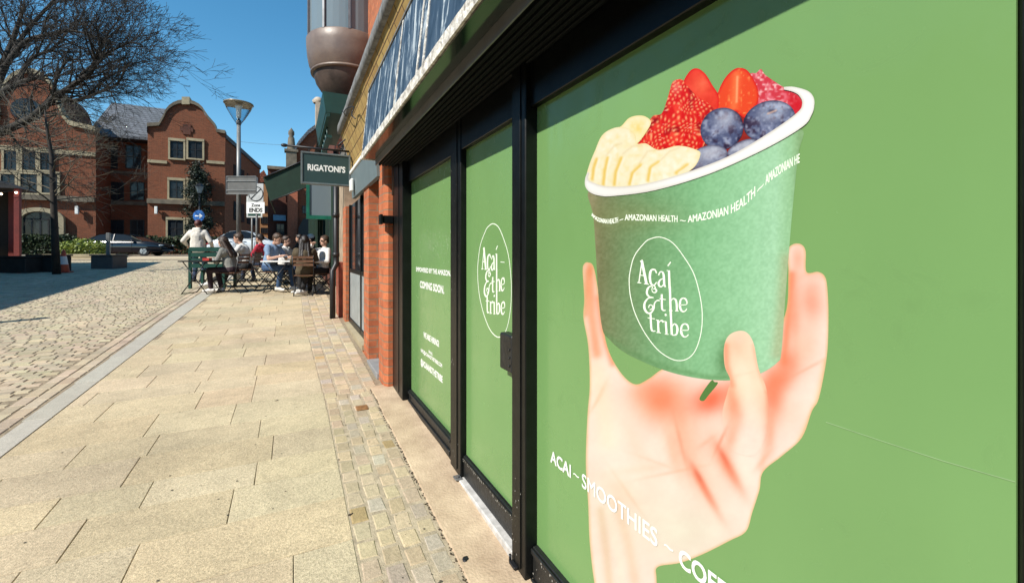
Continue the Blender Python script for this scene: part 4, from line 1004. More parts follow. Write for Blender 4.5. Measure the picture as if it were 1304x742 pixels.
# green framed glass screen facing the camera
YG = 9.9
x0, x1 = BX(YG, 390), BX(YG, 438); zt2, zb2 = BZ(YG, 400, 228), BZ(YG, 400, 279)
scr = empty('glazed_screen', (x1, YG, g(YG)), 'green framed glass screen on a green post between the drinkers and the pub', 'screen')
b = MB(); b.box(x0+.04, x1-.04, YG-.01, YG+.01, zb2+.06, zt2-.04); b.build('glass_panel', M['glass_sky'], scr)
b = MB(); b.box(x0, x1, YG-.03, YG+.03, zb2, zb2+.075); b.box(x0, x1, YG-.03, YG+.03, zt2-.04, zt2+.02); b.box(x0, x0+.06, YG-.03, YG+.03, zb2+.075, zt2-.04); b.box(x1-.05, x1, YG-.03, YG+.03, zb2+.075, zt2-.04); b.build('screen_frame', mat('bright_green_paint', (.01, .13, .08), .4), scr)
b = MB(); xp_ = BX(YG, 434); b.box(xp_-.03, xp_+.03, YG-.03, YG+.03, g(YG)-.02, zb2-.001); b.build('post', mat('bright_green_paint2', (.01, .12, .075), .4), scr)
# awning
ya_, yb_ = 12.6, 16.5
aw = empty('awning', (XP+.1, 14.5, 3.6), 'dark green fabric awning folded out over the drinkers', 'awning')
xw_ = XP+.08; xo = BX(ya_, 336)
A0 = (xw_, ya_, BZ(ya_, 412, 192)); A1 = (xo, ya_, BZ(ya_, 336, 226)); A2 = (xo+.15, ya_, BZ(ya_, 345, 256)); A3 = (xw_, ya_, A0[2]-.75)
b = MB(); b.add([A0, A1, (A1[0], yb_, A1[2]), (A0[0], yb_, A0[2])], [(0, 1, 2, 3)]); b.add([(p[0], p[1], p[2]-.02) for p in (A0, A1, (A1[0], yb_, A1[2]), (A0[0], yb_, A0[2]))], [(3, 2, 1, 0)])
b.build('canopy', M['awning'], aw)
b = MB(); b.prism([A0, A1, A2, A3], (0, .015, 0)); b.build('side_flap', M['awning'], aw)
b = MB(); b.prism([A1, A2, (A2[0]-.02, ya_, A2[2]), (A1[0]-.02, ya_, A1[2])], (0, yb_-ya_, 0)); b.build('valance', M['awning'], aw)
b = MB(); b.tube([(A1[0], ya_-.02, A1[2]), A0], .02, 6); b.tube([A2, A3], .015, 6); b.build('awning_arm', M['dark_metal'], aw)
# ================================================================== RED BRICK OFFICES across the road
YO = 42.0
GO = g(40)+.08
off = empty('office_building', (-12, YO, GO), 'long red brick office block with curved stone topped gables and stone window surrounds', 'office building')
def opoly(pts, y=YO): return [(BX(y, a), y, BZ(y, a, b_)) for a, b_ in pts]
def block(name, pts, y, depth, m, parent=off):
    b = MB(); b.prism(opoly(pts, y), (0, depth, 0)); return b.build(name, m, parent)
arc = lambda cx, cy, rx, ry, a0, a1, n=10: [(cx+rx*math.cos(R(a)), cy-ry*math.sin(R(a))) for a in np.linspace(a0, a1, n)]
# gable bay
gtop = [(188, 170), (188, 162), (203, 161), (206, 156)]+arc(236, 154, 27, 22, 168, 20, 11)+[(266, 153), (274, 162), (276, 169), (287, 171)]
block('gable_wall', [(188, 330)]+gtop+[(286, 330)], YO, 6, M['brick_far'])
def coping(line, y, w=.35, parent=off, m=M['cream_stone'], name='coping'):
    pts = [(BX(y, a), BZ(y, a, b_)) for a, b_ in line]; b = MB()
    for (xa, za), (xb, zb) in zip(pts[:-1], pts[1:]):
        b.prism([(xa, y-.18, za+.02), (xb, y-.18, zb+.02), (xb, y-.18, zb+w), (xa, y-.18, za+w)], (0, .9, 0))
    return b.build(name, m, parent)
dst_ = mat('dark_weathered_stone', (.17, .14, .10), .85, var=.3, vscale=1.5)
coping(gtop, YO, .28, m=dst_)
coping([(232, 134), (242, 134)], YO-.02, .6, name='keystone')
def window(x0, x1, y0, y1, y=YO, cols=1, rows=1, parent=off, surround=True, gl=None):
    X0, X1 = BX(y, x0), BX(y, x1); Zt, Zb = BZ(y, (x0+x1)/2, y0), BZ(y, (x0+x1)/2, y1)
    b = MB(); b.box(X0, X1, y-.03, y+.05, Zb, Zt); w = b.build('window', gl or M['glass'], parent)
    b = MB(); t = .055
    b.box(X0, X1, y-.06, y-.031, Zt-t, Zt); b.box(X0, X1, y-.06, y-.031, Zb, Zb+t)
    b.box(X0, X0+t, y-.06, y-.031, Zb+t, Zt-t); b.box(X1-t, X1, y-.06, y-.031, Zb+t, Zt-t)
    for k in range(1, cols): xx = X0+(X1-X0)*k/cols; b.box(xx-.03, xx+.03, y-.058, y-.031, Zb+t, Zt-t)
    for k in range(1, rows): zz = Zb+(Zt-Zb)*k/rows; b.box(X0+t, X1-t, y-.057, y-.031, zz-.025, zz+.025)
    b.build('frame', M['dark_metal'], w)
    if surround:
        s_ = .12; b = MB(); b.box(X0-s_, X1+s_, y-.14, y+.03, Zt+.0, Zt+.2); b.box(X0-s_, X1+s_, y-.16, y+.03, Zb-.12, Zb-.0)
        b.box(X0-s_, X0, y-.12, y+.03, Zb, Zt); b.box(X1, X1+s_, y-.12, y+.03, Zb, Zt); b.build('surround', M['cream_stone'], w)
    return w
for a in ((217, 234, 180, 202), (240, 258, 180, 202), (216, 234, 230, 253), (240, 256, 230, 253), (214, 234, 280, 302), (240, 256, 280, 302)): window(*a, cols=2, rows=2)
def course(x0, x1, py, h, y=YO, m=M['cream_stone'], out=.1, name='string_course'):
    xm = (x0+x1)/2; z_ = BZ(y, xm, py); b = MB(); b.box(BX(y, x0), BX(y, x1), y-out, y+.02, z_-h/2, z_+h/2); return b.build(name, m, off)
course(188, 213, 206, .22); course(263, 286, 207, .22); course(188, 286, 258, .35, m=dst_, out=.25)
b = MB(); p = (BX(YO, 238), BZ(YO, 238, 165)); b.box(p[0]-.25, p[0]+.25, YO-.08, YO, p[1]-.4, p[1]+.4); b.box(p[0]-.4, p[0]+.4, YO-.07, YO-.001, p[1]-.15, p[1]+.15); b.build('carved_panel', M['brick_dark'], off)
# recess with slate roof
YR = 45.0
block('recess_wall', [(100, 330), (100, 176), (196, 176), (196, 330)], YR, 4, M['brick_far'])
b = MB(); x0, x1 = BX(YO, 100), BX(YO, 190); b.prism([(x0, YO+1.5, BZ(YO, 150, 170)), (x0, YO+1.5, BZ(YO, 150, 170)+.2), (x0, YO+6.5, BZ(YO, 150, 140)+2.2), (x0, YO+7, BZ(YO, 150, 170))], (x1-x0, 0, 0)); b.build('roof', M['slate'], off)
for a in ((132, 150, 185, 215), (160, 180, 185, 215), (140, 158, 232, 255), (166, 184, 232, 255), (140, 158, 280, 305), (166, 184, 280, 305)): window(*a, y=YR, cols=2, rows=2, surround=False)
course(104, 190, 219, .2, y=YR, m=dst_); course(104, 190, 258, .3, y=YR, m=dst_)
# left bay with round gable
ltop = [(-60, 165), (-8, 165), (2, 150)]+arc(36, 140, 38, 46, 172, 8, 13)+[(80, 150), (88, 160), (122, 168)]
block('gable_wall', [(-60, 330)]+ltop+[(122, 330)], YO, 6, M['brick_far'])
coping(ltop, YO, .35)
for x in (28, 54, 80):
    pass
for a in ((6, 22, 192, 217), (29, 46, 192, 217), (52, 66, 192, 217), (2, 20, 222, 246), (27, 48, 222, 246), (54, 74, 222, 246), (-30, -12, 222, 246), (-30, -12, 192, 217)): window(*a, cols=2, rows=2)
course(-60, 122, 190, .3, m=M['cream_stone']); course(-60, 122, 251, .35, m=dst_, out=.3)
# round attic window in the gable
b = MB(); p = (BX(YO, 34), BZ(YO, 34, 140)); b.tube([(p[0], YO-.02, p[1]), (p[0], YO+.1, p[1])], .8, 20); b.build('window', M['glass'], off)
# stone arched doorway
ax, r0 = BX(YO, 52), (BX(YO, 84)-BX(YO, 20))/2; zsp = BZ(YO, 52, 279)
b = MB(); N = 18; ro, ri = r0, r0-.42
ring_ = [(ax+ro*math.cos(math.pi*k/N), YO-.3, zsp+ro*.62*math.sin(math.pi*k/N)) for k in range(N+1)]+[(ax+ri*math.cos(math.pi*k/N), YO-.3, zsp+ri*.6*math.sin(math.pi*k/N)) for k in range(N, -1, -1)]
for k in range(N):
    b.prism([ring_[k], ring_[k+1], ring_[2*N+1-k-1], ring_[2*N+1-k]], (0, .35, 0))
for s_ in (-1, 1): b.box(ax+s_*ro, ax+s_*ri, YO-.3, YO+.05, GO, zsp)
dw = b.build('arched_doorway', M['cream_stone'], off)
b = MB(); pts = [(ax-ri, YO-.05, GO)]+[(ax-ri*math.cos(math.pi*k/N), YO-.05, zsp+ri*.6*math.sin(math.pi*k/N)) for k in range(N+1)]+[(ax+ri, YO-.05, GO)]; b.prism(pts, (0, .06, 0)); b.build('glass', M['glass'], dw)
b = MB(); b.box(ax-ri, ax+ri, YO-.09, YO-.051, zsp-.05, zsp+.05)
for k in (-.5, 0, .5): b.box(ax+k*ri-.04, ax+k*ri+.04, YO-.09, YO-.051, GO, zsp+.9 if k == 0 else zsp)
b.build('frame', M['dark_metal'], dw)
for px, py in ((200, 268), (100, 268)):
    p = (BX(YO, px), BZ(YO, px, py)); b = MB(); b.box(p[0]-.09, p[0]+.09, YO-.35, YO-.17, p[1]-.28, p[1]+.28, bev=.02); b.box(p[0]-.03, p[0]+.03, YO-.17, YO, p[1]-.04, p[1]+.04); b.build('wall_lamp', M['white'], off)
# oblique side wing
xa, ya, xb, yb = BX(YO, 286), YO+.1, BX(50, 331), 50.0
za0, zb0 = BZ(YO, 286, 176), BZ(50, 331, 216)
b = MB(); b.prism([(xa, ya, GO), (xb, yb, GO), (xb, yb, zb0), (xa, ya, za0)], (-2.5, 2, 0)); b.build('side_wing', M['brick_far'], off)
b = MB(); b.prism([(xa+.1, ya-.1, za0), (xb+.1, yb-.1, zb0), (xb+.1, yb-.1, zb0+.35), (xa+.1, ya-.1, za0+.35)], (-3, 2.4, 0)); b.build('side_roof', M['slate'], off)
for t in (.25, .45, .62, .78):
    for zf in (.32, .66):
        px_, py_ = xa+(xb-xa)*t, ya+(yb-ya)*t; zt_ = GO+(za0*(1-t)+zb0*t-GO)*zf
        d = Vector((xb-xa, yb-ya, 0)).normalized(); nrm_ = Vector((d.y, -d.x, 0)); c0 = Vector((px_, py_, zt_))+nrm_*.02
        b = MB(); b.prism([c0-d*.35, c0+d*.35, c0+d*.35+Vector((0, 0, 1.6)), c0-d*.35+Vector((0, 0, 1.6))], nrm_*.03); b.build('window', M['glass'], off)
# ================================================================== BUILDINGS at the end of the lane
YB = 52.0
en = empty('gabled_building', (BX(YB, 380), YB, GO), 'tall dark brick building with stone finial and curved roof at the lane end', 'building')
def blk(name, pts, y, d, m, par): b = MB(); b.prism([(BX(y, a), y, BZ(y, a, b_)) for a, b_ in pts], (0, d, 0)); return b.build(name, m, par)
blk('wall', [(366, 330), (366, 212), (372, 200), (380, 186), (392, 172), (408, 160), (450, 150), (450, 330)], YB, 8, M['brick_far'], en)
b = MB(); ln = [(366, 212), (372, 200), (380, 186), (392, 172), (408, 160), (450, 150)]; pts = [(BX(YB, a), BZ(YB, a, b_)) for a, b_ in ln]
for (xa_, za_), (xb_, zb_) in zip(pts[:-1], pts[1:]): b.prism([(xa_, YB-.4, za_), (xb_, YB-.4, zb_), (xb_, YB-.4, zb_+.45), (xa_, YB-.4, za_+.45)], (0, 8.5, 0))
b.build('roof', M['slate'], en)
b = MB(); xx, zz = BX(YB, 371), BZ(YB, 371, 215)
b.box(xx-.5, xx+.5, YB-.6, YB+.3, zz-.4, zz+1.7); b.box(xx-.65, xx+.65, YB-.7, YB+.4, zz+1.7, zz+1.95); b.lathe([(.42, zz+1.95), (.3, zz+3.2), (.2, zz+3.4), (.3, zz+3.6), (.28, zz+3.9), (.0, zz+4.3)], (xx, YB-.15, 0), 10)
b.build('finial', dst_, en)
blk('flank', [(341, 330), (341, 214), (366, 214), (366, 330)], YB+.5, 7, M['brick_dark'], en)
b = MB(); b.box(BX(YB, 340), BX(YB, 367), YB+.2, YB+8, BZ(YB, 350, 215), BZ(YB, 350, 211)); b.build('parapet', dst_, en)
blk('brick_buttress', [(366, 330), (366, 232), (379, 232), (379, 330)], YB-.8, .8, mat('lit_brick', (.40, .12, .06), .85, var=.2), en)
for a in ((351, 359, 228, 245), (352, 362, 285, 300), (385, 391, 262, 272), (400, 408, 240, 262), (399, 409, 285, 300), (386, 394, 285, 298)):
    window(*a, y=YB-.01, cols=2, rows=2, parent=en, surround=False)
b = MB(); b.box(BX(YB, 348), BX(YB, 364), YB-.25, YB-.04, BZ(YB, 355, 281), BZ(YB, 355, 274)); b.build('shop_fascia', mat('blue_fascia', (.12, .28, .42), .5), en)
blk('side_arch', [(380, 330), (380, 290), (386, 279), (395, 274), (405, 278), (410, 290), (410, 330)], YB-1.6, .4, M['dark_metal'], en)
low = empty('low_terrace', (BX(56, 336), 56, GO), 'small far terrace with a clay tiled roof between the offices and the dark gabled building', 'terrace')
blk('wall', [(318, 330), (318, 232), (345, 232), (345, 330)], 58, 6, mat('orange_render', (.34, .17, .07), .8, var=.2), low)
b = MB(); b.prism([(BX(58, 316), 58, BZ(58, 330, 234)), (BX(58, 346), 58, BZ(58, 330, 234)), (BX(58, 336), 58, BZ(58, 330, 216))], (0, 6, 0)); b.build('roof', M['tile_roof'], low)
for a in ((332, 341, 262, 270), (332, 341, 276, 285), (332, 341, 290, 297)): window(*a, y=57.97, cols=3, rows=1, parent=low, surround=False)
# ================================================================== ROW ON THE LEFT (throws the shade over the lane)
lf = empty('left_terrace', (-11.2, 5, g(5)), 'terrace of brick shops lining the left side of the lane', 'terrace')
b = MB(); b.box(-18, -10.6, -22, 20.4, -1, 6.35); b.build('wall', M['brick_far'], lf)
b = MB(); b.box(-18.2, -10.4, -22.2, 20.6, 6.35, 6.55); b.build('parapet', M['cream_stone'], lf)
for k in range(9):
    b = MB(); b.box(-10.62, -10.56, -19+k*4, -17+k*4, 3.6, 5.4); b.build('window', M['glass'], lf)
    b = MB(); b.box(-10.62, -10.56, -20+k*4, -17.2+k*4, .8, 2.6); b.build('shop_window', M['glass'], lf)
rb = empty('rear_terrace', (0, -24, -1), 'brick terrace closing the street behind', 'terrace')
b = MB(); b.box(-9, 14, -32, -24, -2, 7); b.build('wall', M['brick_far'], rb)
b = MB(); b.box(-9.2, 14.2, -32, -23.8, 7, 7.3); b.build('parapet', M['cream_stone'], rb)
# ================================================================== STREET FURNITURE
def at(px, zc, dz=0):
    """a point on the ground under pixel column px at depth zc"""
    d = ray(px, HY)*zc; return Vector((d.x, d.y, g(d.y)+dz))
def zat(px, py, zc): return CAMH-(py-HY)/FPX*zc
pole_m = mat('pole_grey', (.20, .205, .2), .45, .2)
# street lamp with the glass cone
zc = 12.2; p = at(304, zc); zt = zat(304, 158, zc)
L = empty('street_lamp', p, 'tall grey street lamp with a glass cone head, rising behind the cafe tables', 'street lamp')
b = MB(); b.tube([p, p+Vector((0, 0, 1.1))], .085, 14); b.tube([p+Vector((0, 0, 1.1)), Vector((p.x, p.y, zt))], [.06, .05], 14); b.build('pole', pole_m, L)
b = MB(); b.tube([(p.x, p.y, zt-.02), (p.x, p.y, zt+.1)], .06, 12); b.tube([(p.x, p.y, zt+.1), (p.x, p.y, zt+.2)], .03, 10); b.build('collar', M['steel'], L)
gm, n, l, bs = newmat('lamp_glass'); bs.inputs['Base Color'].default_value = (.85, .9, .9, 1); bs.inputs['Transmission Weight'].default_value = 1; bs.inputs['Roughness'].default_value = .15; bs.inputs['IOR'].default_value = 1.1
b = MB(); b.lathe([(.07, zt+.02), (.16, zt+.16), (.29, zt+.40), (.345, zt+.54)], p*1 - Vector((0, 0, p.z)), 32); b.build('glass_cone', gm, L)
b = MB(); b.lathe([(0, zt+.62), (.2, zt+.61), (.36, zt+.57), (.365, zt+.545), (.33, zt+.54), (.1, zt+.55), (0, zt+.55)], p-Vector((0, 0, p.z)), 32); b.build('lamp_cap', mat('lamp_cap', (.34, .27, .18), .35, .3), L)
b = MB(); b.lathe([(.0, zt+.15), (.05, zt+.18), (.06, zt+.40), (.09, zt+.5)], p-Vector((0, 0, p.z)), 14); b.build('lamp_core', M['white'], L)
# grey sign backs on the lamp
zc = 12.0; q0 = at(289, zc); q1 = at(327, zc); d = (q1-q0); d.z = 0
za, zb = zat(300, 248, zc), zat(300, 226, zc)
for nm, (a, b_), lab, cat in (('sign_back', (288.5, 326.5), 'grey back of a rectangular sign strapped to the street lamp', 'sign'),):
    q0 = at(a, zc-.15); q1 = at(b_, zc-.15)
    S_ = empty(nm, (q0.x, q0.y, za), lab, cat)
    u = Vector((q1.x-q0.x, q1.y-q0.y, 0)); nv = Vector((-u.y, u.x, 0)).normalized()*.02
    b = MB(); b.prism([(q0.x, q0.y, za), (q1.x, q1.y, za), (q1.x, q1.y, zb), (q0.x, q0.y, zb)], nv); b.build('panel', mat('sign_back', (.12, .12, .115), .6, .3), S_)
    b = MB()
    for z_ in (za+.1, zb-.12): b.bar((q0.x-nv.x*.5, q0.y-nv.y*.5, z_), (q1.x-nv.x*.5, q1.y-nv.y*.5, z_), .015, .03)
    e_ = .012
    for (s, t) in (((q0, za), (q1, za)), ((q0, zb), (q1, zb)), ((q0, za), (q0, zb)), ((q1, za), (q1, zb))): b.bar((s[0].x-nv.x*.6, s[0].y-nv.y*.6, s[1]), (t[0].x-nv.x*.6, t[0].y-nv.y*.6, t[1]), .012, .02)
    b.build('rails', pole_m, S_)
# Zone ENDS sign
def camface(px, zc):
    c = ray(px, HY)*zc; u = Vector((CT, -ST, 0)); return Vector((c.x, c.y, 0)), u
def text_on(name, s, c, u, x0, x1, z0, h, m, parent, off_=.012, bold=.02, **k):
    co, fs = text_mesh(s, bold); nv = Vector((-ST, -CT, 0))*off_
    V = [tuple(Vector((c.x, c.y, 0))+u*(x0+(x1-x0)*a)+nv+Vector((0, 0, z0+h*b_))) for a, b_ in co]
    me = bpy.data.meshes.new(name); me.from_pydata(V, [], fs); me.update(); return obj_from_mesh(name, me, m, parent)
blackm = mat('sign_black', (.015, .015, .015), .6)
zc = 15.0; c, u = camface(327, zc); gz = at(327, zc).z; S_ = empty('parking_sign', (c.x, c.y, gz), 'white parking sign reading Zone ENDS under a crossed circle, behind the lamp', 'sign')
k = zc/FPX
def rect(b, c, u, x0, x1, z0, z1, t0, t1):
    nv = Vector((-ST, -CT, 0)); pts = [c+u*x0+nv*t0, c+u*x1+nv*t0]
    b.prism([(pts[0].x, pts[0].y, z0), (pts[1].x, pts[1].y, z0), (pts[1].x, pts[1].y, z1), (pts[0].x, pts[0].y, z1)], nv*(t1-t0))
b = MB(); b.tube([(c.x, c.y, gz), (c.x, c.y, zat(0, 226, zc))], .035, 10); b.build('pole', pole_m, S_)
b = MB(); rect(b, c, u, -12*k, 11*k, zat(0, 272, zc), zat(0, 257.5, zc), .04, .055); b.build('lower_plate', M['white'], S_)
b = MB(); rect(b, c, u, -10*k, 9.5*k, zat(0, 257, zc), zat(0, 234, zc), .04, .055); up_ = b.build('upper_plate', mat('faded_plate', (.42, .43, .42), .6), S_)
b = MB(); nv = Vector((-ST, -CT, 0)); zc_ = zat(0, 247, zc); cc = c-u*0*k
b.tube([cc+nv*.062+u*(9*k*math.cos(a))+Vector((0, 0, zc_+9*k*math.sin(a))) for a in np.linspace(0, 2*math.pi, 25)], .012, 6)
b.tube([cc+nv*.062+u*(s*6*k)+Vector((0, 0, zc_+s*6*k)) for s in (-1, 1)], .012, 6); b.build('crossed_circle', blackm, up_)
text_on('lettering', 'ENDS', c, u, -8.5*k, 8.5*k, zat(0, 270, zc), 5*k, blackm, S_, .057, .05)
text_on('lettering', 'Zone', c, u, -6*k, 5.5*k, zat(0, 263.3, zc), 4*k, blackm, S_, .057, .04)
zc = 15.8; c, u = camface(321, zc); S_ = empty('direction_sign', (c.x, c.y, at(321, zc).z), 'pale direction sign with a green lower band, half hidden behind the parking sign', 'sign')
b = MB(); b.tube([(c.x, c.y, at(321, zc).z), (c.x, c.y, zat(0, 250, zc))], .03, 8); b.build('pole', pole_m, S_); k = zc/FPX
b = MB(); rect(b, c, u, -6*k, 14*k, zat(0, 277, zc), zat(0, 250, zc), .035, .05); sp2 = b.build('plate', mat('pale_plate', (.5, .52, .5), .6), S_)
b = MB(); rect(b, c, u, -4*k, 12*k, zat(0, 275, zc), zat(0, 270, zc), .052, .056); b.build('green_band', M['green_paint'], sp2)
# blue arrow sign and old lantern post
zc = 26.0; c, u = camface(254, zc); k = zc/FPX; S_ = empty('arrow_sign', (c.x, c.y, at(254, zc).z), 'round blue sign with a white right arrow above the standing woman', 'sign')
b = MB(); b.tube([(c.x, c.y, at(254, zc).z), (c.x, c.y, zat(0, 272, zc))], .03, 8); b.build('pole', pole_m, S_)
b = MB(); z_ = zat(0, 275, zc); b.tube([c+nv*.04+Vector((0, 0, z_)), c+nv*.07+Vector((0, 0, z_))], 7.3*k, 24); b.build('disc', mat('sign_blue', (.02, .13, .42), .4), S_)
b = MB(); rect(b, c, u, -4.5*k, 2*k, z_-.7*k, z_+.7*k, .072, .078)
b.prism([c+nv*.072+u*x+Vector((0, 0, z_+zz)) for x, zz in ((1.2*k, 3.2*k), (5*k, 0), (1.2*k, -3.2*k))], nv*.008); b.build('arrow', M['white'], S_)
b = MB(); rect(b, c, u, -4*k, 4*k, zat(0, 288, zc), zat(0, 283.5, zc), .04, .055); b.build('plate', mat('grey_plate', (.4, .42, .44), .6), S_)
zc = 30.0; p = at(254, zc); S_ = empty('lantern_post', p, 'old black lantern post in front of the evergreen tree by the offices', 'street lamp')
b = MB(); zt = zat(0, 246, zc); b.tube([p, p+Vector((0, 0, .8)), (p.x, p.y, zt)], [.09, .06, .035], 10); b.build('pole', M['dark_metal'], S_)
b = MB(); b.lathe([(.1, zt), (.24, zt+.45), (.0, zt+.46)], (p.x, p.y, 0), 6, smooth=False); b.build('lantern_glass', M['glass_sky'], S_)
b = MB(); b.lathe([(.28, zt+.46), (.14, zt+.62), (.04, zt+.66), (0, zt+.8)], (p.x, p.y, 0), 6, smooth=False); b.build('lantern_roof', M['dark_metal'], S_)
# marker post behind planter, planter, cone, planter row, stall
def planter(px0, px1, py0, py1, name, lab, m, post_=False, plant=None):
    q0 = G(px0, py1); q1 = G(px1, py1); zc = (ray(px0, HY)).length and q0.x*ST+q0.y*CT
    q1 = Vector((0, 0, 0))+ray(px1, HY)*zc; z0 = g(q0.y); z1 = zat(0, py0, zc)
    u = Vector((q1.x-q0.x, q1.y-q0.y, 0)); L_ = u.length; u.normalize(); v = Vector((-u.y, u.x, 0)); D = min(L_*.8, .9)
    T = Matrix(((u.x, v.x, 0, q0.x), (u.y, v.y, 0, q0.y), (0, 0, 1, 0), (0, 0, 0, 1)))
    E = empty(name, (q0.x, q0.y, z0), lab, 'planter')
    b = MB(); b.box(0, L_, 0, D, z0-.05, z1-.05, M=T, bev=.02); b.build('box', m, E)
    b = MB(); b.box(-.02, L_+.02, -.02, .05, z1-.05, z1, M=T); b.box(-.02, L_+.02, D-.05, D+.02, z1-.05, z1, M=T); b.box(-.02, .05, .05, D-.05, z1-.05, z1, M=T); b.box(L_-.05, L_+.02, .05, D-.05, z1-.05, z1, M=T); b.build('rim', m, E)
    return E, T, L_, D, z1, zc
dkp = mat('planter_grey', (.10, .10, .10), .6, .2)
E, T, L_, D, z1, zc = planter(115, 143, 324, 342, 'planter', 'low square dark grey planter standing alone on the shaded cobbles', dkp)
b = MB(); q = T @ Vector((L_*.45, D*.5, 0)); b.box(q.x-.05, q.x+.05, q.y-.05, q.y+.05, z1-.1, z1+.75, bev=.01); tag(b.build('marker_post', pole_m), 'slim pale post sticking up behind the lone dark planter', 'post')
for i, (a, c_, t0, t1, lab) in enumerate(((-20, 32, 326, 347, 'dark timber planter box nearest the left edge below the stall'), (34, 66, 324, 346, 'dark timber planter box beside the slim tree trunk'))):
    planter(a, c_, t0, t1, 'planter', lab, mat('dark_timber', (.03, .026, .022), .7, var=.3))
p = G(81, 347); E = empty('traffic_cone', p, 'small orange and white traffic cone beside the slim tree trunk', 'traffic cone')
h = .72; b = MB(); b.box(p.x-.18, p.x+.18, p.y-.18, p.y+.18, p.z, p.z+.04, bev=.01); b.build('base', mat('cone_red', (.5, .06, .02), .5), E)
b = MB(); b.lathe([(.14, .04), (.105, .25)], p, 16); b.lathe([(.07, .5), (.03, .7), (0, .71)], p, 16); b.build('cone', mat('cone_orange', (.55, .08, .02), .5), E)
b = MB(); b.lathe([(.105, .25), (.07, .5)], p, 16); b.build('white_band', M['white'], E)
E = empty('shadow_bollard', (-4.5, 8.7, g(8.7)), 'unseen grey post beyond the left edge, added to cast a shadow streak', 'shadow_bollard')  # off-view post, put in to throw the shadow streak on the setts
b = MB(); b.lathe([(.08, 0), (.08, .95), (.06, 1.0), (.09, 1.03), (.08, 1.12), (0, 1.15)], (-4.5, 8.7, g(8.7)), 16); b.build('shadow_bollard_body', pole_m, E)
# market stall at the left edge
zc = 19; q = ray(2, HY)*zc; E = empty('market_stall', (q.x, q.y, g(q.y)), 'dark roofed stall with red posts and a string of lit bulbs at the left edge', 'stall')
x1 = (ray(24, HY)*zc).x; y1_ = (ray(24, HY)*zc).y; zr = zat(0, 240, zc)
b = MB(); b.prism([(x1-4.5, y1_, zr), (x1+.05, y1_, zr), (x1-.9, y1_, zr+.4), (x1-3.7, y1_, zr+.4)], (0, 1.6, 0)); b.build('roof', mat('stall_roof', (.015, .015, .017), .7), E)
for dx, dy in ((0, 0), (-.7, 1.3), (-4.3, 0), (-4.3, 1.3), (-.9, 0)):
    b = MB(); b.box(x1-.18+dx, x1+dx, y1_+.05+dy, y1_+.23+dy, g(y1_), zr, bev=.01); b.build('post', mat('stall_red', (.16, .02, .015), .6), E)
b = MB(); b.box(x1-4.3, x1-.9, y1_+1.5, y1_+1.58, g(y1_), zr); b.build('back_panel', M['soil'], E)
b = MB(); b.box(x1-4.3, x1-1.0, y1_+.2, y1_+.7, g(y1_), g(y1_)+1.0, bev=.02); b.build('counter', mat('counter_wood', (.06, .04, .03), .6), E)
b = MB(); pts = [(x1-4.2+k*.46, y1_-.06, zr-.12-.10*math.sin(math.pi*(k % 3)/3)) for k in range(10)]; b.tube(pts, .008, 5); wr = b.build('bulb_string', M['dark_metal'], E)
em = emat('bulb_glow', (1.0, .72, .45), 6)
for q_ in pts[5:]:
    b = MB(); b.ball((q_[0], q_[1], q_[2]-.07), .045); b.build('bulb', em, wr)
# black railings and hedge in front of offices
E = empty('railings', (BX(41, 200), 41, GO), 'black iron railings along the front of the offices', 'railings')
x0, x1 = BX(41, -40), BX(41, 285)
b = MB(); b.box(x0, x1, 40.98, 41.02, GO+1.0, GO+1.04); b.box(x0, x1, 40.98, 41.02, GO+.15, GO+.19); b.build('rail', M['dark_metal'], E)
b = MB(); x = x0
while x < x1: b.box(x-.012, x+.012, 40.988, 41.012, GO, GO+1.2); x += .14
o = b.build('railing_bars', M['dark_metal'], E); o['kind'] = 'stuff'
leafd = mat('hedge_leaf', (.035, .06, .018), .6, var=.4, vscale=3)
def leafcloud(name, fn, N, size, m, parent=None, **kw):
    b = MB()
    for _ in range(N):
        c = fn(); a = Vector([random.gauss(0, 1) for _ in range(3)]).normalized(); u_ = a.orthogonal().normalized()*size*random.uniform(.6, 1.3); v_ = a.cross(u_)*.6
        b.add([c-u_, c-v_, c+u_, c+v_], [(0, 1, 2, 3)])
    return b.build(name, m, parent, **kw)
for k, (a, c_, lab) in enumerate(((-30, 96, 'low dark hedge before the arched office doorway'), (150, 286, 'low dark hedge below the lit gable of the offices'))):
    xa, xb = BX(40.6, a), BX(40.6, c_)
    leafcloud('hedge', lambda: Vector((random.uniform(xa, xb), random.uniform(40.35, 40.9), GO+random.uniform(0, 1)**.7*(1.25+.15*math.sin(random.random()*6)))), 5000, .09, leafd, label=lab, cat='hedge')
# bright shrub bed in front of the black car
ps = G(102, 330); brightl = mat('bright_leaf', (.22, .27, .04), .6, var=.4, vscale=4, col2=(.08, .12, .02))
def shr():
    a = random.random()*6.28; r = math.sqrt(random.random()); return Vector((ps.x-.2+r*.95*math.cos(a), ps.y+.9+r*.6*math.sin(a), ps.z+.2+random.uniform(0, 1)*.75*(1-.4*r*r)))
leafcloud('shrub', shr, 1600, .06, brightl, label='sunlit yellow green shrub in front of the black car', cat='shrub')
b = MB(); b.box(ps.x-1.3, ps.x+1.2, ps.y+.1, ps.y+1.7, ps.z-.05, ps.z+.22, bev=.03); b.build('planting_kerb', M['cream_stone'], label='pale stone bed edge under the bright shrub', cat='bed edge')
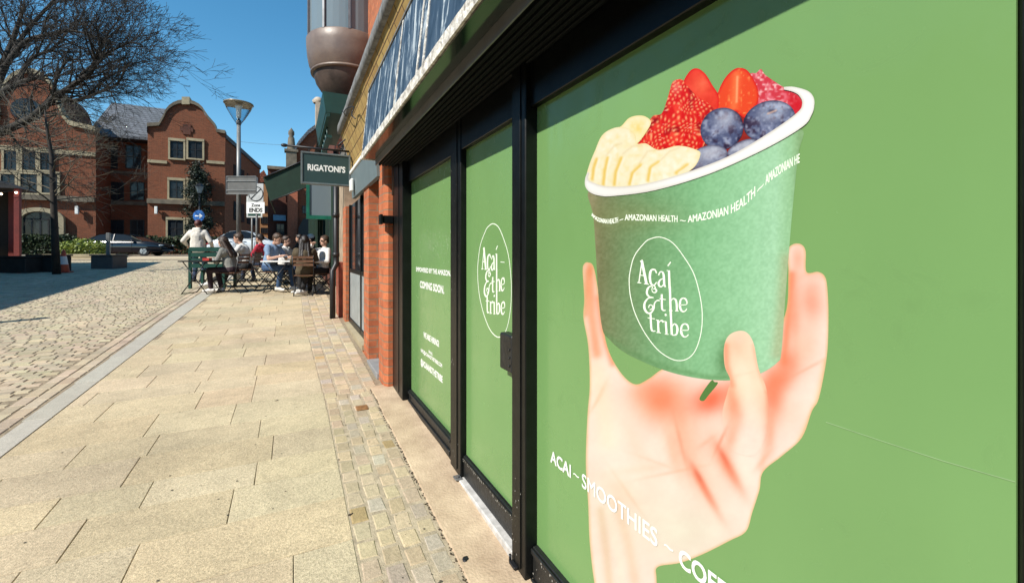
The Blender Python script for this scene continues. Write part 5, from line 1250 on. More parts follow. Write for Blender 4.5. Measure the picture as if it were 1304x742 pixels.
# ------------------------------------------------------------------ TREES
bark = mat('bark', (.035, .028, .022), .9, var=.3, vscale=6, bump=.6, bscale=30)
bark2 = mat('pale_bark', (.13, .11, .075), .9, var=.3, vscale=6, bump=.6, bscale=30)
def grow(b, p, d, L_, r, depth, rnd, droop, spread, pref=None, minr=.004, seg=5, nch=(3, 5), shrink=(.5, .72), sides=5):
    pts = [p.copy()]; rad = [r]; n = seg; dd = d.copy(); ch = []
    for i in range(n):
        w = Vector((rnd.gauss(0, 1), rnd.gauss(0, 1), rnd.gauss(0, .8)))*.16
        dd = (dd+w+Vector((0, 0, droop))+(pref*.06 if pref is not None else Vector((0, 0, 0)))).normalized()
        p = p+dd*(L_/n); pts.append(p.copy()); rad.append(max(minr, r*(1-.62*(i+1)/n))); ch.append((p.copy(), dd.copy(), rad[-1]))
    b.tube(pts, rad, sides if r > .02 else 3, cap=False)
    if depth <= 0: return
    k = rnd.randint(*nch)
    for j in range(k+1):
        if j == k: i = n-1
        else: i = min(n-1, int(1+rnd.random()*(n-1)))
        q, dq, rq = ch[i]; a = dq.orthogonal().normalized(); a.rotate(Matrix.Rotation(rnd.random()*6.28, 3, dq))
        ang = rnd.uniform(.35, .9)*spread if j < k else rnd.uniform(.1, .3)
        nd = (dq*math.cos(ang)+a*math.sin(ang)).normalized()
        grow(b, q, nd, L_*rnd.uniform(*shrink), max(minr, rq*rnd.uniform(.55, .8)), depth-1, rnd, droop, spread, pref, minr, max(3, seg-1), nch, shrink, sides)
# big bare tree, trunk standing just off the left edge
rnd = random.Random(11)
zc = 23.0; tb_ = at(-75, zc); E = empty('bare_tree', tb_, 'huge bare tree whose dark spreading branches fill the top left sky', 'tree')
def q3(px, py, zz): return P(px, py, zz)
b = MB(); b.tube([tb_, q3(-72, 260, zc), q3(-60, 215, zc), q3(-45, 175, zc)], [.55, .45, .42, .38], 12); b.build('trunk', bark, E)
limbs = [([(-45, 175), (-10, 130), (20, 108), (55, 97)], .22, 0), ([(-60, 215), (-20, 180), (10, 165), (40, 150), (68, 125), (88, 112), (115, 92), (122, 75), (132, 52)], .2, -1.5),
         ([(68, 125), (95, 128), (125, 118), (150, 106), (160, 84)], .10, -1.5), ([(-45, 175), (-5, 100), (15, 55), (30, 10)], .2, 1), ([(0, 95), (30, 55), (60, 45), (95, 40), (130, 50)], .12, .5),
         ([(-45, 175), (-40, 90), (-30, 20)], .2, 0), ([(68, 125), (72, 100), (85, 78), (92, 72)], .08, -1), ([(20, 108), (40, 75), (70, 60), (100, 20)], .10, 1), ([(10, 165), (30, 190), (60, 195)], .06, 0),
         ([(-10, 130), (20, 60), (60, 10), (90, -20)], .12, 2), ([(100, 98), (135, 70), (165, 55), (185, 60)], .07, -1)]
lb = MB()
for pts, r, dz in limbs:
    P3 = [q3(a, c_, zc+dz*(i/(len(pts)-1))) for i, (a, c_) in enumerate(pts)]
    # smooth
    sm_ = []
    for i in range(len(P3)-1):
        p0, p1, p2, p3_ = P3[max(i-1, 0)], P3[i], P3[i+1], P3[min(i+2, len(P3)-1)]
        for j in range(4):
            t = j/4; sm_.append(.5*((2*p1)+(p2-p0)*t+(2*p0-5*p1+4*p2-p3_)*t*t+(3*p1-p0-3*p2+p3_)*t**3))
    sm_.append(P3[-1]); rr = [r*1.15*(1-.7*i/(len(sm_)-1)) for i in range(len(sm_))]
    lb.tube(sm_, rr, 7, cap=False)
    for i in range(3, len(sm_)):
        for rep in range(2 if i < len(sm_)-1 else 4):
            if rnd.random() < .82:
                d = (sm_[i]-sm_[i-1]).normalized(); a = d.orthogonal().normalized(); a.rotate(Matrix.Rotation(rnd.random()*6.28, 3, d))
                ang = rnd.uniform(.4, 1.1); grow(lb, sm_[i], (d*math.cos(ang)+a*math.sin(ang)).normalized(), rnd.uniform(1.1, 2.1), min(.05, rr[i]*.6), 3, rnd, .005, 1.05, Vector((.6, -.2, .1)), .0075, 4, (2, 3), (.5, .75), 4)
lb.build('branches', bark, E)
# slim young tree beside planter
rnd = random.Random(5); p = G(72, 349); zc = p.x*ST+p.y*CT
E = empty('young_tree', p, 'slim bare young tree growing in front of the offices on the left', 'tree')
T3 = [p, P(70, 300, zc), P(68, 250, zc), P(66, 200, zc), P(60, 165, zc), P(57, 140, zc)]
b = MB(); b.tube(T3, [.10, .085, .075, .055, .035, .015], 10); b.build('trunk', bark, E)
b = MB()
for k in range(34):
    t = .36+.62*k/34; f = t*5; i = int(f); q_ = T3[i].lerp(T3[min(i+1, 5)], f-i); a = rnd.random()*6.28
    grow(b, q_, Vector((math.cos(a), math.sin(a), rnd.uniform(.1, .8))).normalized(), rnd.uniform(.9, 1.7)*(1.2-.6*t), .022, 2, rnd, .0, 1.0, None, .0045, 4, (3, 4), (.5, .7), 4)
b.build('branches', bark2, E)
# evergreen in front of gable
zc = 34.0; p = at(254, zc); E = empty('evergreen_tree', p, 'dark upright evergreen tree in front of the lit office gable', 'tree')
b = MB(); b.tube([p, p+Vector((0, 0, 6))], [.16, .05], 8)
rnd = random.Random(3); cl = []
for k in range(46):
    t = rnd.random(); zz = p.z+.9+t*6.2; rr = (1.25*(1-t)**.6+.12)*rnd.uniform(.35, 1); a = rnd.random()*6.28; c_ = Vector((p.x+rr*math.cos(a), p.y+rr*math.sin(a), zz)); cl.append((c_, rnd.uniform(.25, .5)))
    b.tube([(p.x, p.y, zz-.3), c_], [.03, .01], 4)
b.build('trunk', bark, E)
leafcloud('crown', lambda: (lambda c_, r_: c_+Vector([random.gauss(0, 1)*r_*.5 for _ in range(3)]))(*random.choice(cl)), 9000, .075, mat('evergreen_leaf', (.022, .035, .016), .6, var=.5, vscale=2), E)
# shadow streak at left is thrown by the added off-view post
# overhead wire
b = MB(); a0 = q3(225, 168, 36); a1 = q3(390, 186, 36); pts = [a0.lerp(a1, t)+Vector((0, 0, -.8*math.sin(math.pi*t)*.3)) for t in np.linspace(0, 1, 12)]
b.tube([a0-Vector((3, 0, -.5))]+pts, .012, 4); b.build('overhead_wire', M['dark_metal'], label='thin wire crossing the sky between the offices and the gabled building', cat='wire')
# ================================================================== PARKED CARS
def car(name, px0, px1, zc0, zc1, paint, lab, dark=False, roof=1.45):
    """side view car from px0 (front or rear) to px1"""
    a = at(px0, zc0); c = at(px1, zc1); u = Vector((c.x-a.x, c.y-a.y, 0)); L_ = u.length; u.normalize(); v = Vector((-u.y, u.x, 0))
    if v.y < 0: v = -v
    E = empty(name, ((a.x+c.x)/2, (a.y+c.y)/2, a.z), lab, 'car')
    def W(x, w, z): p = a+u*x+v*w; return Vector((p.x, p.y, a.z+z))
    Wd = 1.76; s = L_/4.4
    # body sections (x, z_low, z_belt)
    prof = [(0.03, .42, .62), (.0, .35, .72), (.12, .25, .84), (.5, .22, .92), (1.0, .2, .98), (1.45, .2, 1.0), (2.3, .2, 1.0), (3.1, .2, 1.0), (3.6, .22, .98), (4.0, .24, .92), (4.3, .28, .8), (4.4, .36, .66), (4.38, .45, .6)]
    b = MB(); b.sm = True; vs = []; fs = []; n = 10
    for x, zl, zh in prof:
        inn = .10 if (x < .2 or x > 4.2) else 0
        sec = [(inn+.10, zl), (inn+.02, zl+.08), (inn, (zl+zh)/2), (inn+.03, zh-.06), (inn+.10, zh)]
        sec = sec+[(Wd-w, z) for w, z in reversed(sec)]
        vs += [W(x*s, w, z) for w, z in sec]
    for i in range(len(prof)-1):
        for k in range(n): fs.append((i*n+k, i*n+(k+1) % n, (i+1)*n+(k+1) % n, (i+1)*n+k))
    fs += [tuple(range(n)), tuple(len(vs)-n+k for k in reversed(range(n)))]
    b.add(vs, fs); b.build('body', paint, E)
    # glasshouse
    top = [(.95, .98), (1.55, 1.33), (2.0, roof-.02), (2.6, roof), (3.1, roof-.06), (3.75, .97)]
    def gh(inset, zoff, nm, m, pr):
        b = MB(); b.sm = False; vs = []; fs = []
        for x, z in pr:
            t = (z-.97)/(roof-.97); w0 = .06+.20*t+inset; vs += [W(x*s, w0, z+zoff), W(x*s, Wd-w0, z+zoff)]
        base = [(x, .96) for x, z in pr]
        for x, z in base: vs += [W(x*s, .06+inset, z), W(x*s, Wd-.06-inset, z)]
        N = len(pr)
        for i in range(N-1):
            fs += [(2*i, 2*i+2, 2*i+3, 2*i+1), (2*i, 2*N+2*i, 2*N+2*i+2, 2*i+2), (2*i+1, 2*i+3, 2*N+2*i+3, 2*N+2*i+1)]
        b.add(vs, fs); return b.build(nm, m, E)
    gh(0, 0, 'windows', carglass, top)
    b = MB(); b.sm = True; vs = []; fs = []
    rp = [(1.5, 1.31), (2.0, roof-.0), (2.6, roof+.02), (3.1, roof-.04), (3.35, 1.26)]
    for x, z in rp:
        t = (z-.97)/(roof-.97); w0 = .04+.20*t; vs += [W(x*s, w0, z), W(x*s, w0+.12, z+.025), W(x*s, Wd-w0-.12, z+.025), W(x*s, Wd-w0, z)]
    for i in range(len(rp)-1):
        for k in range(3): fs.append((4*i+k, 4*i+k+1, 4*i+5+k, 4*i+4+k))
    b.add(vs, fs); b.build('roof', paint, E)
    b = MB()
    for w_ in (.0, Wd):
        for (x0, z0), (x1, z1) in (((.92, .97), (1.52, 1.32)), ((2.35, .98), (2.35, roof-.02)), ((3.78, .95), (3.32, 1.27)), ((1.45, .99), (3.7, .99))):
            f0 = (z0-.97)/(roof-.97); f1 = (z1-.97)/(roof-.97); sg_ = 1 if w_ == 0 else -1
            b.bar(W(x0*s, w_+sg_*(.045+.2*f0), z0), W(x1*s, w_+sg_*(.045+.2*f1), z1), .05, .05)
    b.build('pillars', paint, E)
    for x in (.85, 3.55):
        for w_, o_ in ((.02, -1), (Wd-.02, 1)):
            b = MB(); b.tube([W(x*s, w_-.0*o_, .32), W(x*s, w_-.2*o_, .32)], .325, 20); wh = b.build('wheel', mat_tyre, E)
            b = MB(); b.tube([W(x*s, w_+.012*o_, .32), W(x*s, w_-.02*o_, .32)], .2, 16)
            for k in range(5):
                an = 2*math.pi*k/5; b.bar(W(x*s, w_+.02*o_, .32), W(x*s+.19*math.cos(an), w_+.02*o_, .32+.19*math.sin(an)), .045, .02)
            b.build('rim', mat_rim, wh)
    for x, nm, m in ((.06, 'headlight', mat_lamp), (4.32, 'tail_light', mat_tail)):
        for w_ in (.22, Wd-.22):
            b = MB(); b.ball(W(x*s, w_, .70), .12, (1.1, 1.1, .5), n=10); b.build(nm, m, E)
    b = MB(); b.ball(W(1.35*s, -.08, 1.0), .09, (1.3, .8, .8), n=10); b.build('wing_mirror', paint, E)
    b = MB()
    for x in (1.42, 2.36, 3.3): b.bar(W(x*s, -.004, .3), W(x*s, -.004, .93), .012, .012)
    b.build('door_gaps', blackm, E)
    b = MB(); b.bar(W(1.95*s, -.012, .86), W(2.15*s, -.012, .86), .03, .03); b.bar(W(2.85*s, -.012, .86), W(3.05*s, -.012, .86), .03, .03); b.build('door_handle', paint, E)
    return E
carglass = glassmat('car_glass', (.012, .014, .016), .03)
mat_tyre = mat('tyre', (.012, .012, .012), .85); mat_rim = mat('alloy', (.45, .45, .46), .3, .7); mat_lamp = mat('headlamp', (.6, .62, .62), .15); mat_tail = mat('tail_lamp', (.3, .01, .01), .2)
white_car = mat('silver_white_paint', (.62, .66, .68), .25, .1, var=.04, spec=.7); black_car = mat('black_paint', (.008, .009, .012), .12, .0, var=.05, spec=.8)
car('parked_car', 352, 262, 26.0, 25.0, white_car, 'silver white parked hatchback seen behind the standing woman and the lamp')
car('parked_car', 204, 88, 29.5, 28.5, black_car, 'glossy black parked saloon in the shade below the office block')
car('parked_car', -20, -105, 29.0, 28.0, black_car, 'dark parked car behind the stall at the far left edge')
# ================================================================== FURNITURE of the cafe
wood = mat('slat_wood', (.15, .07, .035), .55, var=.25, vscale=12); blackmetal = mat('bistro_metal', (.018, .018, .02), .4, .4)
def frame(base, f):
    f = Vector((f.x, f.y, 0)).normalized(); l_ = Vector((-f.y, f.x, 0))
    return lambda a, c_, z: Vector((base.x, base.y, base.z))+f*a+l_*c_+Vector((0, 0, z))
LEFT = Vector((-CT, ST, 0)); RIGHT = -LEFT; AWAY = Vector((ST, CT, 0)); TOWARD = -AWAY
def chair(base, f, lab, seatm=wood):
    E = empty('bistro_chair', base, lab, 'chair', 'folding bistro chairs of the cafe'); W = frame(base, f)
    b = MB()
    for k in range(5): b.bar(W(-.17+k*.085, -.19, .445), W(-.17+k*.085, .19, .445), .07, .018)
    b.build('seat', seatm, E)
    b = MB()
    for z in (.68, .76, .84): b.bar(W(-.235-(z-.68)*.25, -.2, z), W(-.235-(z-.68)*.25, .2, z), .02, .055)
    b.build('backrest', seatm, E)
    for s in (-1, 1):
        b = MB(); b.tube([W(-.28, s*.205, .88), W(-.2, s*.205, .46), W(.24, s*.205, .01)], .011, 6); b.build('frame_bar', blackmetal, E)
        b = MB(); b.tube([W(.18, s*.185, .44), W(-.26, s*.185, .01)], .011, 6); b.build('leg', blackmetal, E)
    b = MB(); b.tube([W(.235, -.2, .02), W(.235, .2, .02)], .009, 6); b.build('stretcher', blackmetal, E); b = MB(); b.tube([W(-.25, -.185, .02), W(-.25, .185, .02)], .009, 6); b.build('stretcher', blackmetal, E); b = MB(); b.tube([W(0, -.2, .22), W(0, .2, .22)], .009, 6); b.build('stretcher', blackmetal, E)
    return E
def table(base, f, lab, topm, w=.6, d=.6):
    E = empty('bistro_table', base, lab, 'table', 'folding bistro tables of the cafe'); W = frame(base, f)
    b = MB(); b.prism([W(-d/2, -w/2, .70), W(d/2, -w/2, .70), W(d/2, w/2, .70), W(-d/2, w/2, .70)], (0, 0, .028)); b.build('tabletop', topm, E)
    for s in (-1, 1):
        for t in (-1, 1):
            b = MB(); b.tube([W(t*d*.42, s*w*.38-.012*t, .70), W(-t*d*.45, s*w*.38-.012*t, .01)], .011, 6); b.build('leg', blackmetal, E)
    b = MB(); b.tube([W(d*.44, -w*.38, .02), W(d*.44, w*.38, .02)], .009, 6); b.build('stretcher', blackmetal, E); b = MB(); b.tube([W(-d*.44, -w*.38, .02), W(-d*.44, w*.38, .02)], .009, 6); b.build('stretcher', blackmetal, E)
    return E
# ================================================================== PEOPLE
def cap(b, p, q, r0, r1, n=12):
    b.tube([p, q], [r0, r1], n); b.ball(p, r0, n=n); b.ball(q, r1, n=n)
def remesh(b, name, m, parent, vox=.011, smooth=3):
    me = bpy.data.meshes.new(name); me.from_pydata(b.v, [], b.f); o = bpy.data.objects.new(name, me); C.objects.link(o)
    md = o.modifiers.new('r', 'REMESH'); md.mode = 'VOXEL'; md.voxel_size = vox; md.use_smooth_shade = True
    sm = o.modifiers.new('s', 'SMOOTH'); sm.iterations = smooth; sm.factor = .5
    dg = bpy.context.evaluated_depsgraph_get(); m2 = bpy.data.meshes.new_from_object(o.evaluated_get(dg)); bpy.data.objects.remove(o); bpy.data.meshes.remove(me)
    return obj_from_mesh(name, m2, m, parent)
def ik(a, t, l1, l2, hint):
    d = t-a; L_ = min(d.length, (l1+l2)*.995); dn = d.normalized(); x = (l1*l1-l2*l2+L_*L_)/(2*L_); h = math.sqrt(max(0, l1*l1-x*x))
    hh = (hint-dn*hint.dot(dn)); hh = hh.normalized() if hh.length > 1e-5 else dn.orthogonal(); return a+dn*x+hh*h, a+dn*L_
def cloth(name, c, rough=.85): return mat(name, c, rough, var=.15, vscale=9, bump=.3, bscale=35)
skin_m = mat('skin', (.52, .30, .21), .5, var=.08); eye_m = mat('eye_dark', (.02, .015, .01), .3); lip_m = mat('lip', (.38, .13, .11), .5)
def person(base, f, lab, top, legs, hair, shoe, seated=True, hands=None, lean=0., headturn=0., nod=0., hairlen=0, sc_=1.0, bulky=1.0, short=False, glasses=False, hood=False, feet=None, belly=0, skirt=None, twist=0, beanie=None):
    E = empty('person', base, lab, 'person'); W0 = frame(base, f)
    W = lambda a, c_, z: W0(a*sc_, c_*sc_, z*sc_)
    V = lambda a, c_, z: W0(a*sc_, c_*sc_, z*sc_)-W0(0, 0, 0)
    hz = .53 if seated else .92
    sl_ = math.sin(R(lean)); cl = math.cos(R(lean))
    T = lambda up, c_=0, fw=0: W(up*sl_+fw*cl, c_, hz+up*cl-fw*sl_)
    pel = T(0); wst = T(.18); che = T(.36); nek = T(.50); hd = T(.655, 0, .03)+V(.03*nod, 0, -.02*nod)
    sh = {s: T(.45, s*.165) for s in (-1, 1)}; hp = {s: T(-.02, s*.09) for s in (-1, 1)}
    if feet is None: feet = [(.52, .10, .06), (.48, -.10, .06)] if seated else [(.02, .10, .07), (-.04, -.10, .07)]
    if hands is None: hands = [(.42, .15, .74), (.42, -.15, .74)] if seated else [(.05, .28, .85), (.05, -.28, .85)]
    kn = {}; an = {}; el = {}; wr = {}
    for s, ft in zip((1, -1), feet):
        kn[s], an[s] = ik(hp[s], W(*ft)+V(0, 0, .03), .43*sc_, .43*sc_, V(1, s*.15, .35 if seated else 0))
    for s, hn in zip((1, -1), hands):
        el[s], wr[s] = ik(sh[s], W(*hn), .29*sc_, .27*sc_, V(-.5, s*.7, -.8))
    q = sc_
    # body
    b = MB()
    cap(b, T(.0, .05), T(.0, -.05), .115*q, .115*q); cap(b, pel, wst, .12*q, .115*q); cap(b, wst, che, .115*q, .135*q); cap(b, T(.40, .11), T(.40, -.11), .085*q, .085*q); cap(b, che, nek, .10*q, .055*q); cap(b, nek, hd, .05*q, .052*q)
    yaw = Matrix.Rotation(R(headturn), 4, 'Z'); hf = (yaw @ V(1, 0, -.25*nod)).normalized(); hl = (yaw @ V(0, 1, 0)).normalized(); hu = hf.cross(hl).normalized()
    HM = Matrix((( hf.x, hl.x, hu.x, 0), (hf.y, hl.y, hu.y, 0), (hf.z, hl.z, hu.z, 0), (0, 0, 0, 1)))
    H = lambda a, c_, z: hd+hf*a*q+hl*c_*q+hu*z*q
    b.ball(H(-.005, 0, .03), .094*q, (1.02, .82, 1.12), n=18, M=HM); b.ball(H(.03, 0, -.045), .058*q, (1, .9, 1.05), n=14, M=HM)
    b.ball(H(.092, 0, -.008), .017*q, (1, .8, 1.2), n=8, M=HM); b.ball(H(.085, 0, .018), .012*q, (.9, .8, 1.6), n=8, M=HM)
    for s in (-1, 1): b.ball(H(-.005, s*.080, 0), .022*q, (.8, .45, 1.2), n=8, M=HM)
    for s in (-1, 1):
        cap(b, sh[s], el[s], .048*q, .038*q); cap(b, el[s], wr[s], .037*q, .026*q)
        d = (wr[s]-el[s]).normalized(); sd = d.cross(Vector((0, 0, 1))); sd = sd.normalized() if sd.length > .1 else V(0, 1, 0).normalized(); dn = d.cross(sd).normalized()
        if dn.z > 0: dn = -dn
        pa = wr[s]+d*.045*q; cap(b, wr[s], pa+sd*.018*q, .024*q, .02*q); cap(b, wr[s], pa-sd*.018*q, .024*q, .02*q)
        for k, (o_, ln) in enumerate(((-.030, .062), (-.011, .072), (.009, .068), (.028, .052))):
            r0 = pa+d*.022*q+sd*o_*q; m_ = r0+(d*.8+dn*.25).normalized()*ln*.55*q; e = m_+(d*.5+dn*.7).normalized()*ln*.5*q; cap(b, r0, m_, .0095*q, .009*q, 8); cap(b, m_, e, .009*q, .0075*q, 8)
        t0 = wr[s]+d*.02*q+sd*.022*q*s; cap(b, t0, t0+(d*.6+sd*s*.7).normalized()*.04*q, .012*q, .0105*q, 8); cap(b, t0+(d*.6+sd*s*.7).normalized()*.04*q, t0+(d*.6+sd*s*.7).normalized()*.04*q+(d).normalized()*.03*q, .0105*q, .009*q, 8)
        cap(b, hp[s], kn[s], .075*q, .052*q); cap(b, kn[s], an[s], .05*q, .034*q)
    remesh(b, 'body', skin_m, E, .0085*q, 2)
    # eyes / mouth
    if not glasses:
        for s in (-1, 1): bb = MB(); bb.ball(H(.083, s*.032, .022), .0085*q, n=8); bb.build('eye', eye_m, E)
    else:
        bb = MB()
        for s in (-1, 1): bb.ball(H(.088, s*.034, .02), .026*q, (.35, 1, .8), n=10, M=HM)
        bb.tube([H(.092, -.02, .024), H(.092, .02, .024)], .004, 6); bb.tube([H(.085, .055, .025), H(-.01, .086, .02)], .004, 6); bb.tube([H(.085, -.055, .025), H(-.01, -.086, .02)], .004, 6); bb.build('sunglasses', eye_m, E)
    bb = MB(); bb.ball(H(.086, 0, -.048), .016*q, (.4, 1.3, .35), n=8, M=HM); bb.build('mouth', lip_m, E)
    # top
    b = MB(); k = bulky
    cap(b, T(.0, .05), T(.0, -.05), .125*q*k, .125*q*k) if not short else None
    cap(b, T(.04), wst, .132*q*k, .13*q*k); cap(b, T(.04, .04), T(.2, .04), .12*q*k, .12*q*k); cap(b, T(.04, -.04), T(.2, -.04), .12*q*k, .12*q*k)
    cap(b, wst, che, .13*q*k, .145*q*k); cap(b, T(.40, .12), T(.40, -.12), .098*q*k, .098*q*k); cap(b, T(.40), T(.49), .10*q, .068*q)
    for s in (-1, 1):
        cap(b, sh[s], el[s] if not short else sh[s].lerp(el[s], .62), .064*q*k, (.052 if not short else .058)*q*k)
        if not short: cap(b, el[s], el[s].lerp(wr[s], .9), .052*q*k, .036*q*k)
    if hood: cap(b, T(.52, .05, -.07), T(.52, -.05, -.07), .06*q, .06*q); cap(b, T(.47, .07, -.08), T(.47, -.07, -.08), .055*q, .055*q)
    remesh(b, 'jacket' if not short else 'shirt', top, E, .012*q, 3)
    # trousers
    b = MB(); cap(b, T(-.01, .05), T(-.01, -.05), .13*q, .13*q)
    for s in (-1, 1): cap(b, hp[s], kn[s], .088*q, .066*q); cap(b, kn[s], kn[s].lerp(an[s], .93), .064*q, .05*q)
    remesh(b, 'trousers', legs, E, .012*q, 3)
    for s in (-1, 1):
        b = MB(); fd = V(1, s*.15, 0).normalized(); a_ = an[s]-Vector((0, 0, .035*q)); cap(b, a_-fd*.05*q, a_+fd*.06*q, .042*q, .04*q); cap(b, a_+fd*.06*q-Vector((0, 0, .01*q)), a_+fd*.16*q-Vector((0, 0, .016*q)), .038*q, .03*q); cap(b, an[s], a_, .042*q, .045*q)
        remesh(b, 'shoe', shoe, E, .01*q, 2)
    # hair
    b = MB(); b.ball(H(-.022, 0, .052), .100*q, (1.03, .9, 1.02), n=16, M=HM); b.ball(H(.02, 0, .10), .06*q, (1.1, 1.1, .6), n=12, M=HM)
    if hairlen == 0: b.ball(H(.045, .02, .105), .04*q, (1, 1.2, .6), n=10, M=HM); b.ball(H(-.05, 0, .0), .07*q, (.8, 1, 1), n=10, M=HM)
    if hairlen >= 1: b.ball(H(-.065, 0, .03), .075*q, n=12)
    if hairlen >= 2:
        for s in (-.06, -.02, .03, .065): cap(b, H(-.05, s, .02), T(.30+.03*math.sin(s*60), s*1.5, -.13), .05*q, .035*q)
        for s in (-1, 1): cap(b, H(-.0, s*.085, .03), T(.38, s*.11, -.02), .026*q, .028*q)
    remesh(b, 'hair', hair, E, .010*q, 2)
    if beanie:
        b = MB(); b.ball(H(-.01, 0, .075), .107*q, (1, .92, .85), n=14, M=HM); b.build('cap', beanie, E)
    return E
brown = mat('brown_hair', (.05, .026, .014), .5, var=.4, vscale=30, bump=.8, bscale=60); auburn = mat('auburn_hair', (.10, .02, .012), .5, var=.3, vscale=30, bump=.8, bscale=60); darkh = mat('dark_hair', (.018, .011, .008), .45, var=.3, vscale=30, bump=.8, bscale=60); midb = mat('mid_brown_hair', (.075, .04, .02), .5, var=.3, vscale=30, bump=.8, bscale=60)
sneak = mat('white_trainer', (.65, .63, .6), .5); bshoe = mat('dark_shoe', (.02, .02, .02), .5); jeans = cloth('dark_jeans', (.02, .035, .075)); blackc = cloth('black_cloth', (.012, .012, .014)); blueb = cloth('blue_jeans', (.03, .07, .15))
greyj = cloth('grey_sweater', (.22, .22, .20)); whitec = cloth('white_cloth', (.68, .66, .62)); redc = cloth('red_jacket', (.35, .012, .03)); bluec = cloth('pale_blue_shirt', (.18, .27, .40)); olive = cloth('olive_jacket', (.075, .055, .028)); cream = cloth('cream_hoodie', (.66, .62, .55)); plum = cloth('plum_skirt', (.03, .014, .02))
# tables
t1 = G(257, 374); table(t1, LEFT, 'dark slatted folding table at the left of the cafe group, carrying a red item', blackmetal)
t2 = G(356, 372); table(t2, LEFT*.9+TOWARD*.2, 'white topped folding table between the man in blue and the woman in olive', M['white'], .66, .6)
t3 = G(352, 360); table(t3, LEFT, 'white topped folding table farther back behind the man in blue', M['white'], .6, .6)
# chairs and people
c1 = G(296, 372); chair(c1, LEFT, 'wooden slat chair under the long haired woman in grey')
person(c1+LEFT*.02, LEFT, 'woman with long brown hair in a grey sweater, seated at the dark table', greyj, plum, brown, sneak, hands=[(.40, .06, .78), (.44, -.16, .76)], lean=14, nod=.6, hairlen=2, feet=[(.42, .08, .06), (.30, -.10, .06)], sc_=.98)
c2 = G(314, 366); chair(c2, LEFT*.9+TOWARD*.15, 'wooden slat chair under the young man in the white tee')
person(c2, LEFT*.95+TOWARD*.2, 'young man with curly brown hair in a white tee, seated behind the grey sweater', whitec, blackc, midb, sneak, hands=[(.46, .12, .80), (.50, -.10, .86)], lean=12, nod=.5, short=True, headturn=8, feet=[(.85, .14, .06), (.55, -.12, .06)], sc_=1.03)
p = t1+Vector((0, 0, .728)); b = MB()
E = empty('cafe_dish', p+LEFT*.02, 'small red box lying on the dark table', 'box'); W = frame(p+RIGHT*.12, LEFT); b.prism([W(-.07, -.05, 0), (W(.07, -.05, 0)), W(.07, .05, 0), W(-.07, .05, 0)], (0, 0, .05)); b.build('box', mat('red_box', (.45, .03, .02), .5), E)
b = MB(); b.prism([W(-.072, -.052, .051), W(.072, -.052, .051), W(.072, .052, .051), W(-.072, .052, .051)], (0, 0, .008)); b.build('lid', mat('dark_red', (.3, .02, .015), .5), E)
# green bench back at the left end
bb_ = G(262, 368); E = empty('garden_bench', bb_, 'green slatted bench behind the dark table, in front of the standing woman', 'bench'); W = frame(bb_, AWAY)
b = MB()
for k in range(4): b.prism([W(.02, -.42, .50+k*.13), W(.02, .42, .50+k*.13), W(.045, .42, .50+k*.13), W(.045, -.42, .50+k*.13)], (0, 0, .10))
b.build('backrest', M['green_paint'], E)
b = MB()
for k in range(4): b.prism([W(.10+k*.1, -.42, .42), W(.18+k*.1, -.42, .42), W(.18+k*.1, .42, .42), W(.10+k*.1, .42, .42)], (0, 0, .025))
b.build('seat', M['green_paint'], E)
for s in (-1, 1):
    for a_ in (.02, .44): b = MB(); b.prism([W(a_, s*.4-.03, 0), W(a_+.05, s*.4-.03, 0), W(a_+.05, s*.4+.03, 0), W(a_, s*.4+.03, 0)], (0, 0, .92 if a_ < .1 else .42)); b.build('leg', M['green_paint'], E)
# standing woman
ws = at(252, 11.6); person(ws, AWAY*.9+LEFT*.2, 'woman with red brown hair in a cream hoodie, her back turned, standing by the bench', cream, jeans, auburn, bshoe, seated=False, hands=[(.20, .34, 1.02), (.22, -.26, 1.0)], hairlen=1, bulky=1.18, hood=True, nod=.4, sc_=.97)
# red jacket
c3 = G(335, 359); chair(c3, LEFT, 'wooden slat chair under the woman in the red jacket')
person(c3, LEFT, 'woman with dark curly hair in a red jacket, seated behind the lamp post line', redc, jeans, darkh, bshoe, hands=[(.40, .1, .74), (.38, -.12, .74)], lean=6, hairlen=1, headturn=-10, feet=[(.5, .1, .06), (.3, -.1, .06)])
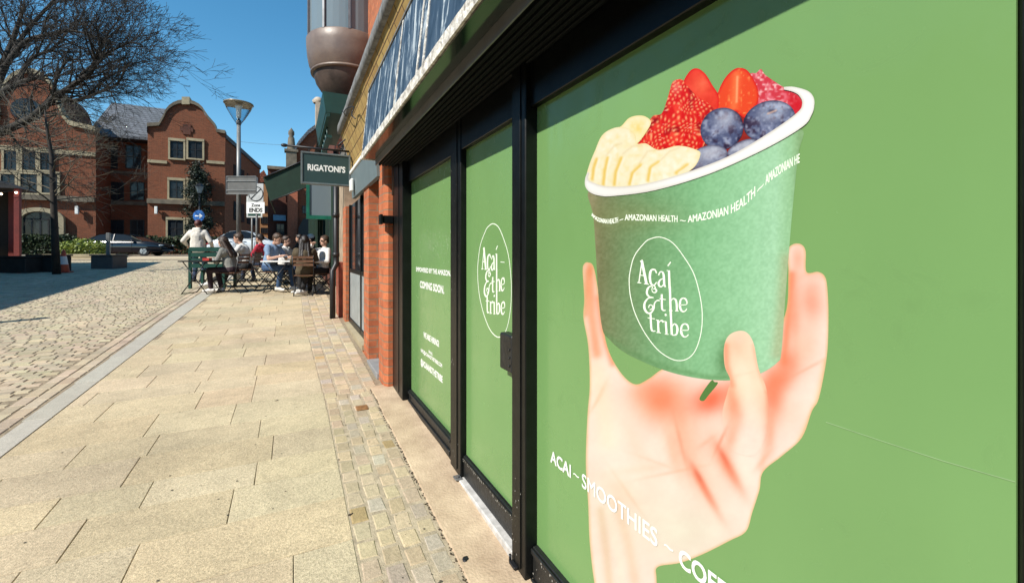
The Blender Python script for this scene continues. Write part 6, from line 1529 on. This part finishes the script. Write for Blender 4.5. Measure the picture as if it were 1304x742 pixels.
# man in blue
c4 = G(343, 370); chair(c4, RIGHT, 'chair under the man in the pale blue shirt', wood)
person(c4, RIGHT*.95+TOWARD*.18, 'man with short brown hair in a pale blue shirt, looking down at the white table', bluec, blueb, midb, sneak, hands=[(.46, .12, .76), (.42, -.12, .78)], lean=12, nod=1.3, short=True, feet=[(.50, .14, .06), (.34, -.14, .06)], sc_=1.05, bulky=1.05)
c4b = c4+AWAY*.75+LEFT*.05; chair(c4b, RIGHT, 'chair under the person in white behind the man in blue')
person(c4b+Vector((0, 0, 0)), RIGHT, 'person in a white top half hidden behind the man in blue', whitec, jeans, brown, sneak, lean=4, hairlen=0)
# woman in olive, back to the camera
c5 = G(388, 376); chair(c5, AWAY*.9+LEFT*.3, 'chair with a wooden back rail under the woman in olive')
person(c5, AWAY*.85+LEFT*.4, 'woman with very long dark hair in an olive jacket, her back turned', olive, blackc, darkh, bshoe, hands=[(.40, .12, .76), (.36, -.14, .72)], lean=2, hairlen=2, bulky=1.12)
# man with sunglasses facing camera
c6 = at(411, 10.2); chair(c6, LEFT*.7+TOWARD*.7, 'chair under the person in sunglasses, against the pub wall')
person(c6, LEFT*.65+TOWARD*.75, 'person in dark sunglasses and white shirt facing the camera, one hand raised', whitec, blackc, midb, sneak, hands=[(.28, .2, .72), (.16, -.16, 1.12)], lean=-6, glasses=True, hairlen=1, feet=[(.50, .1, .06), (.45, -.16, .06)])
c7 = at(398, 12.0); chair(c7, LEFT, 'chair under the person in the pale cap in the shade')
person(c7, LEFT*.8+TOWARD*.3, 'person in dark clothes and a pale cap, seated in the shade under the awning', blackc, blackc, darkh, bshoe, lean=2, glasses=True, beanie=whitec)
c8 = at(372, 12.4); chair(c8, RIGHT, 'empty chair in the shade beyond the white table')
c9 = at(384, 13.4); person(c9, LEFT, 'person in black farther back under the awning', blackc, blackc, darkh, bshoe, lean=4); chair(c9, LEFT, 'chair under the person in black farther back')
# bag, glasses on the tables
p = t2+Vector((0, 0, .728)); E = empty('drinking_glass', p+RIGHT*.1+AWAY*.1, 'small drinking glass on the white table', 'glass'); W = p+RIGHT*.1+AWAY*.1
b = MB(); b.lathe([(0, .0), (.028, 0), (.034, .13), (.031, .13), (.026, .01), (0, .01)], W, 14); b.build('glass_body', gm, E); b = MB(); b.lathe([(0, .012), (.026, .012), (.029, .07), (0, .07)], W, 12); b.build('drink', mat('amber_drink', (.3, .12, .03), .2), E)
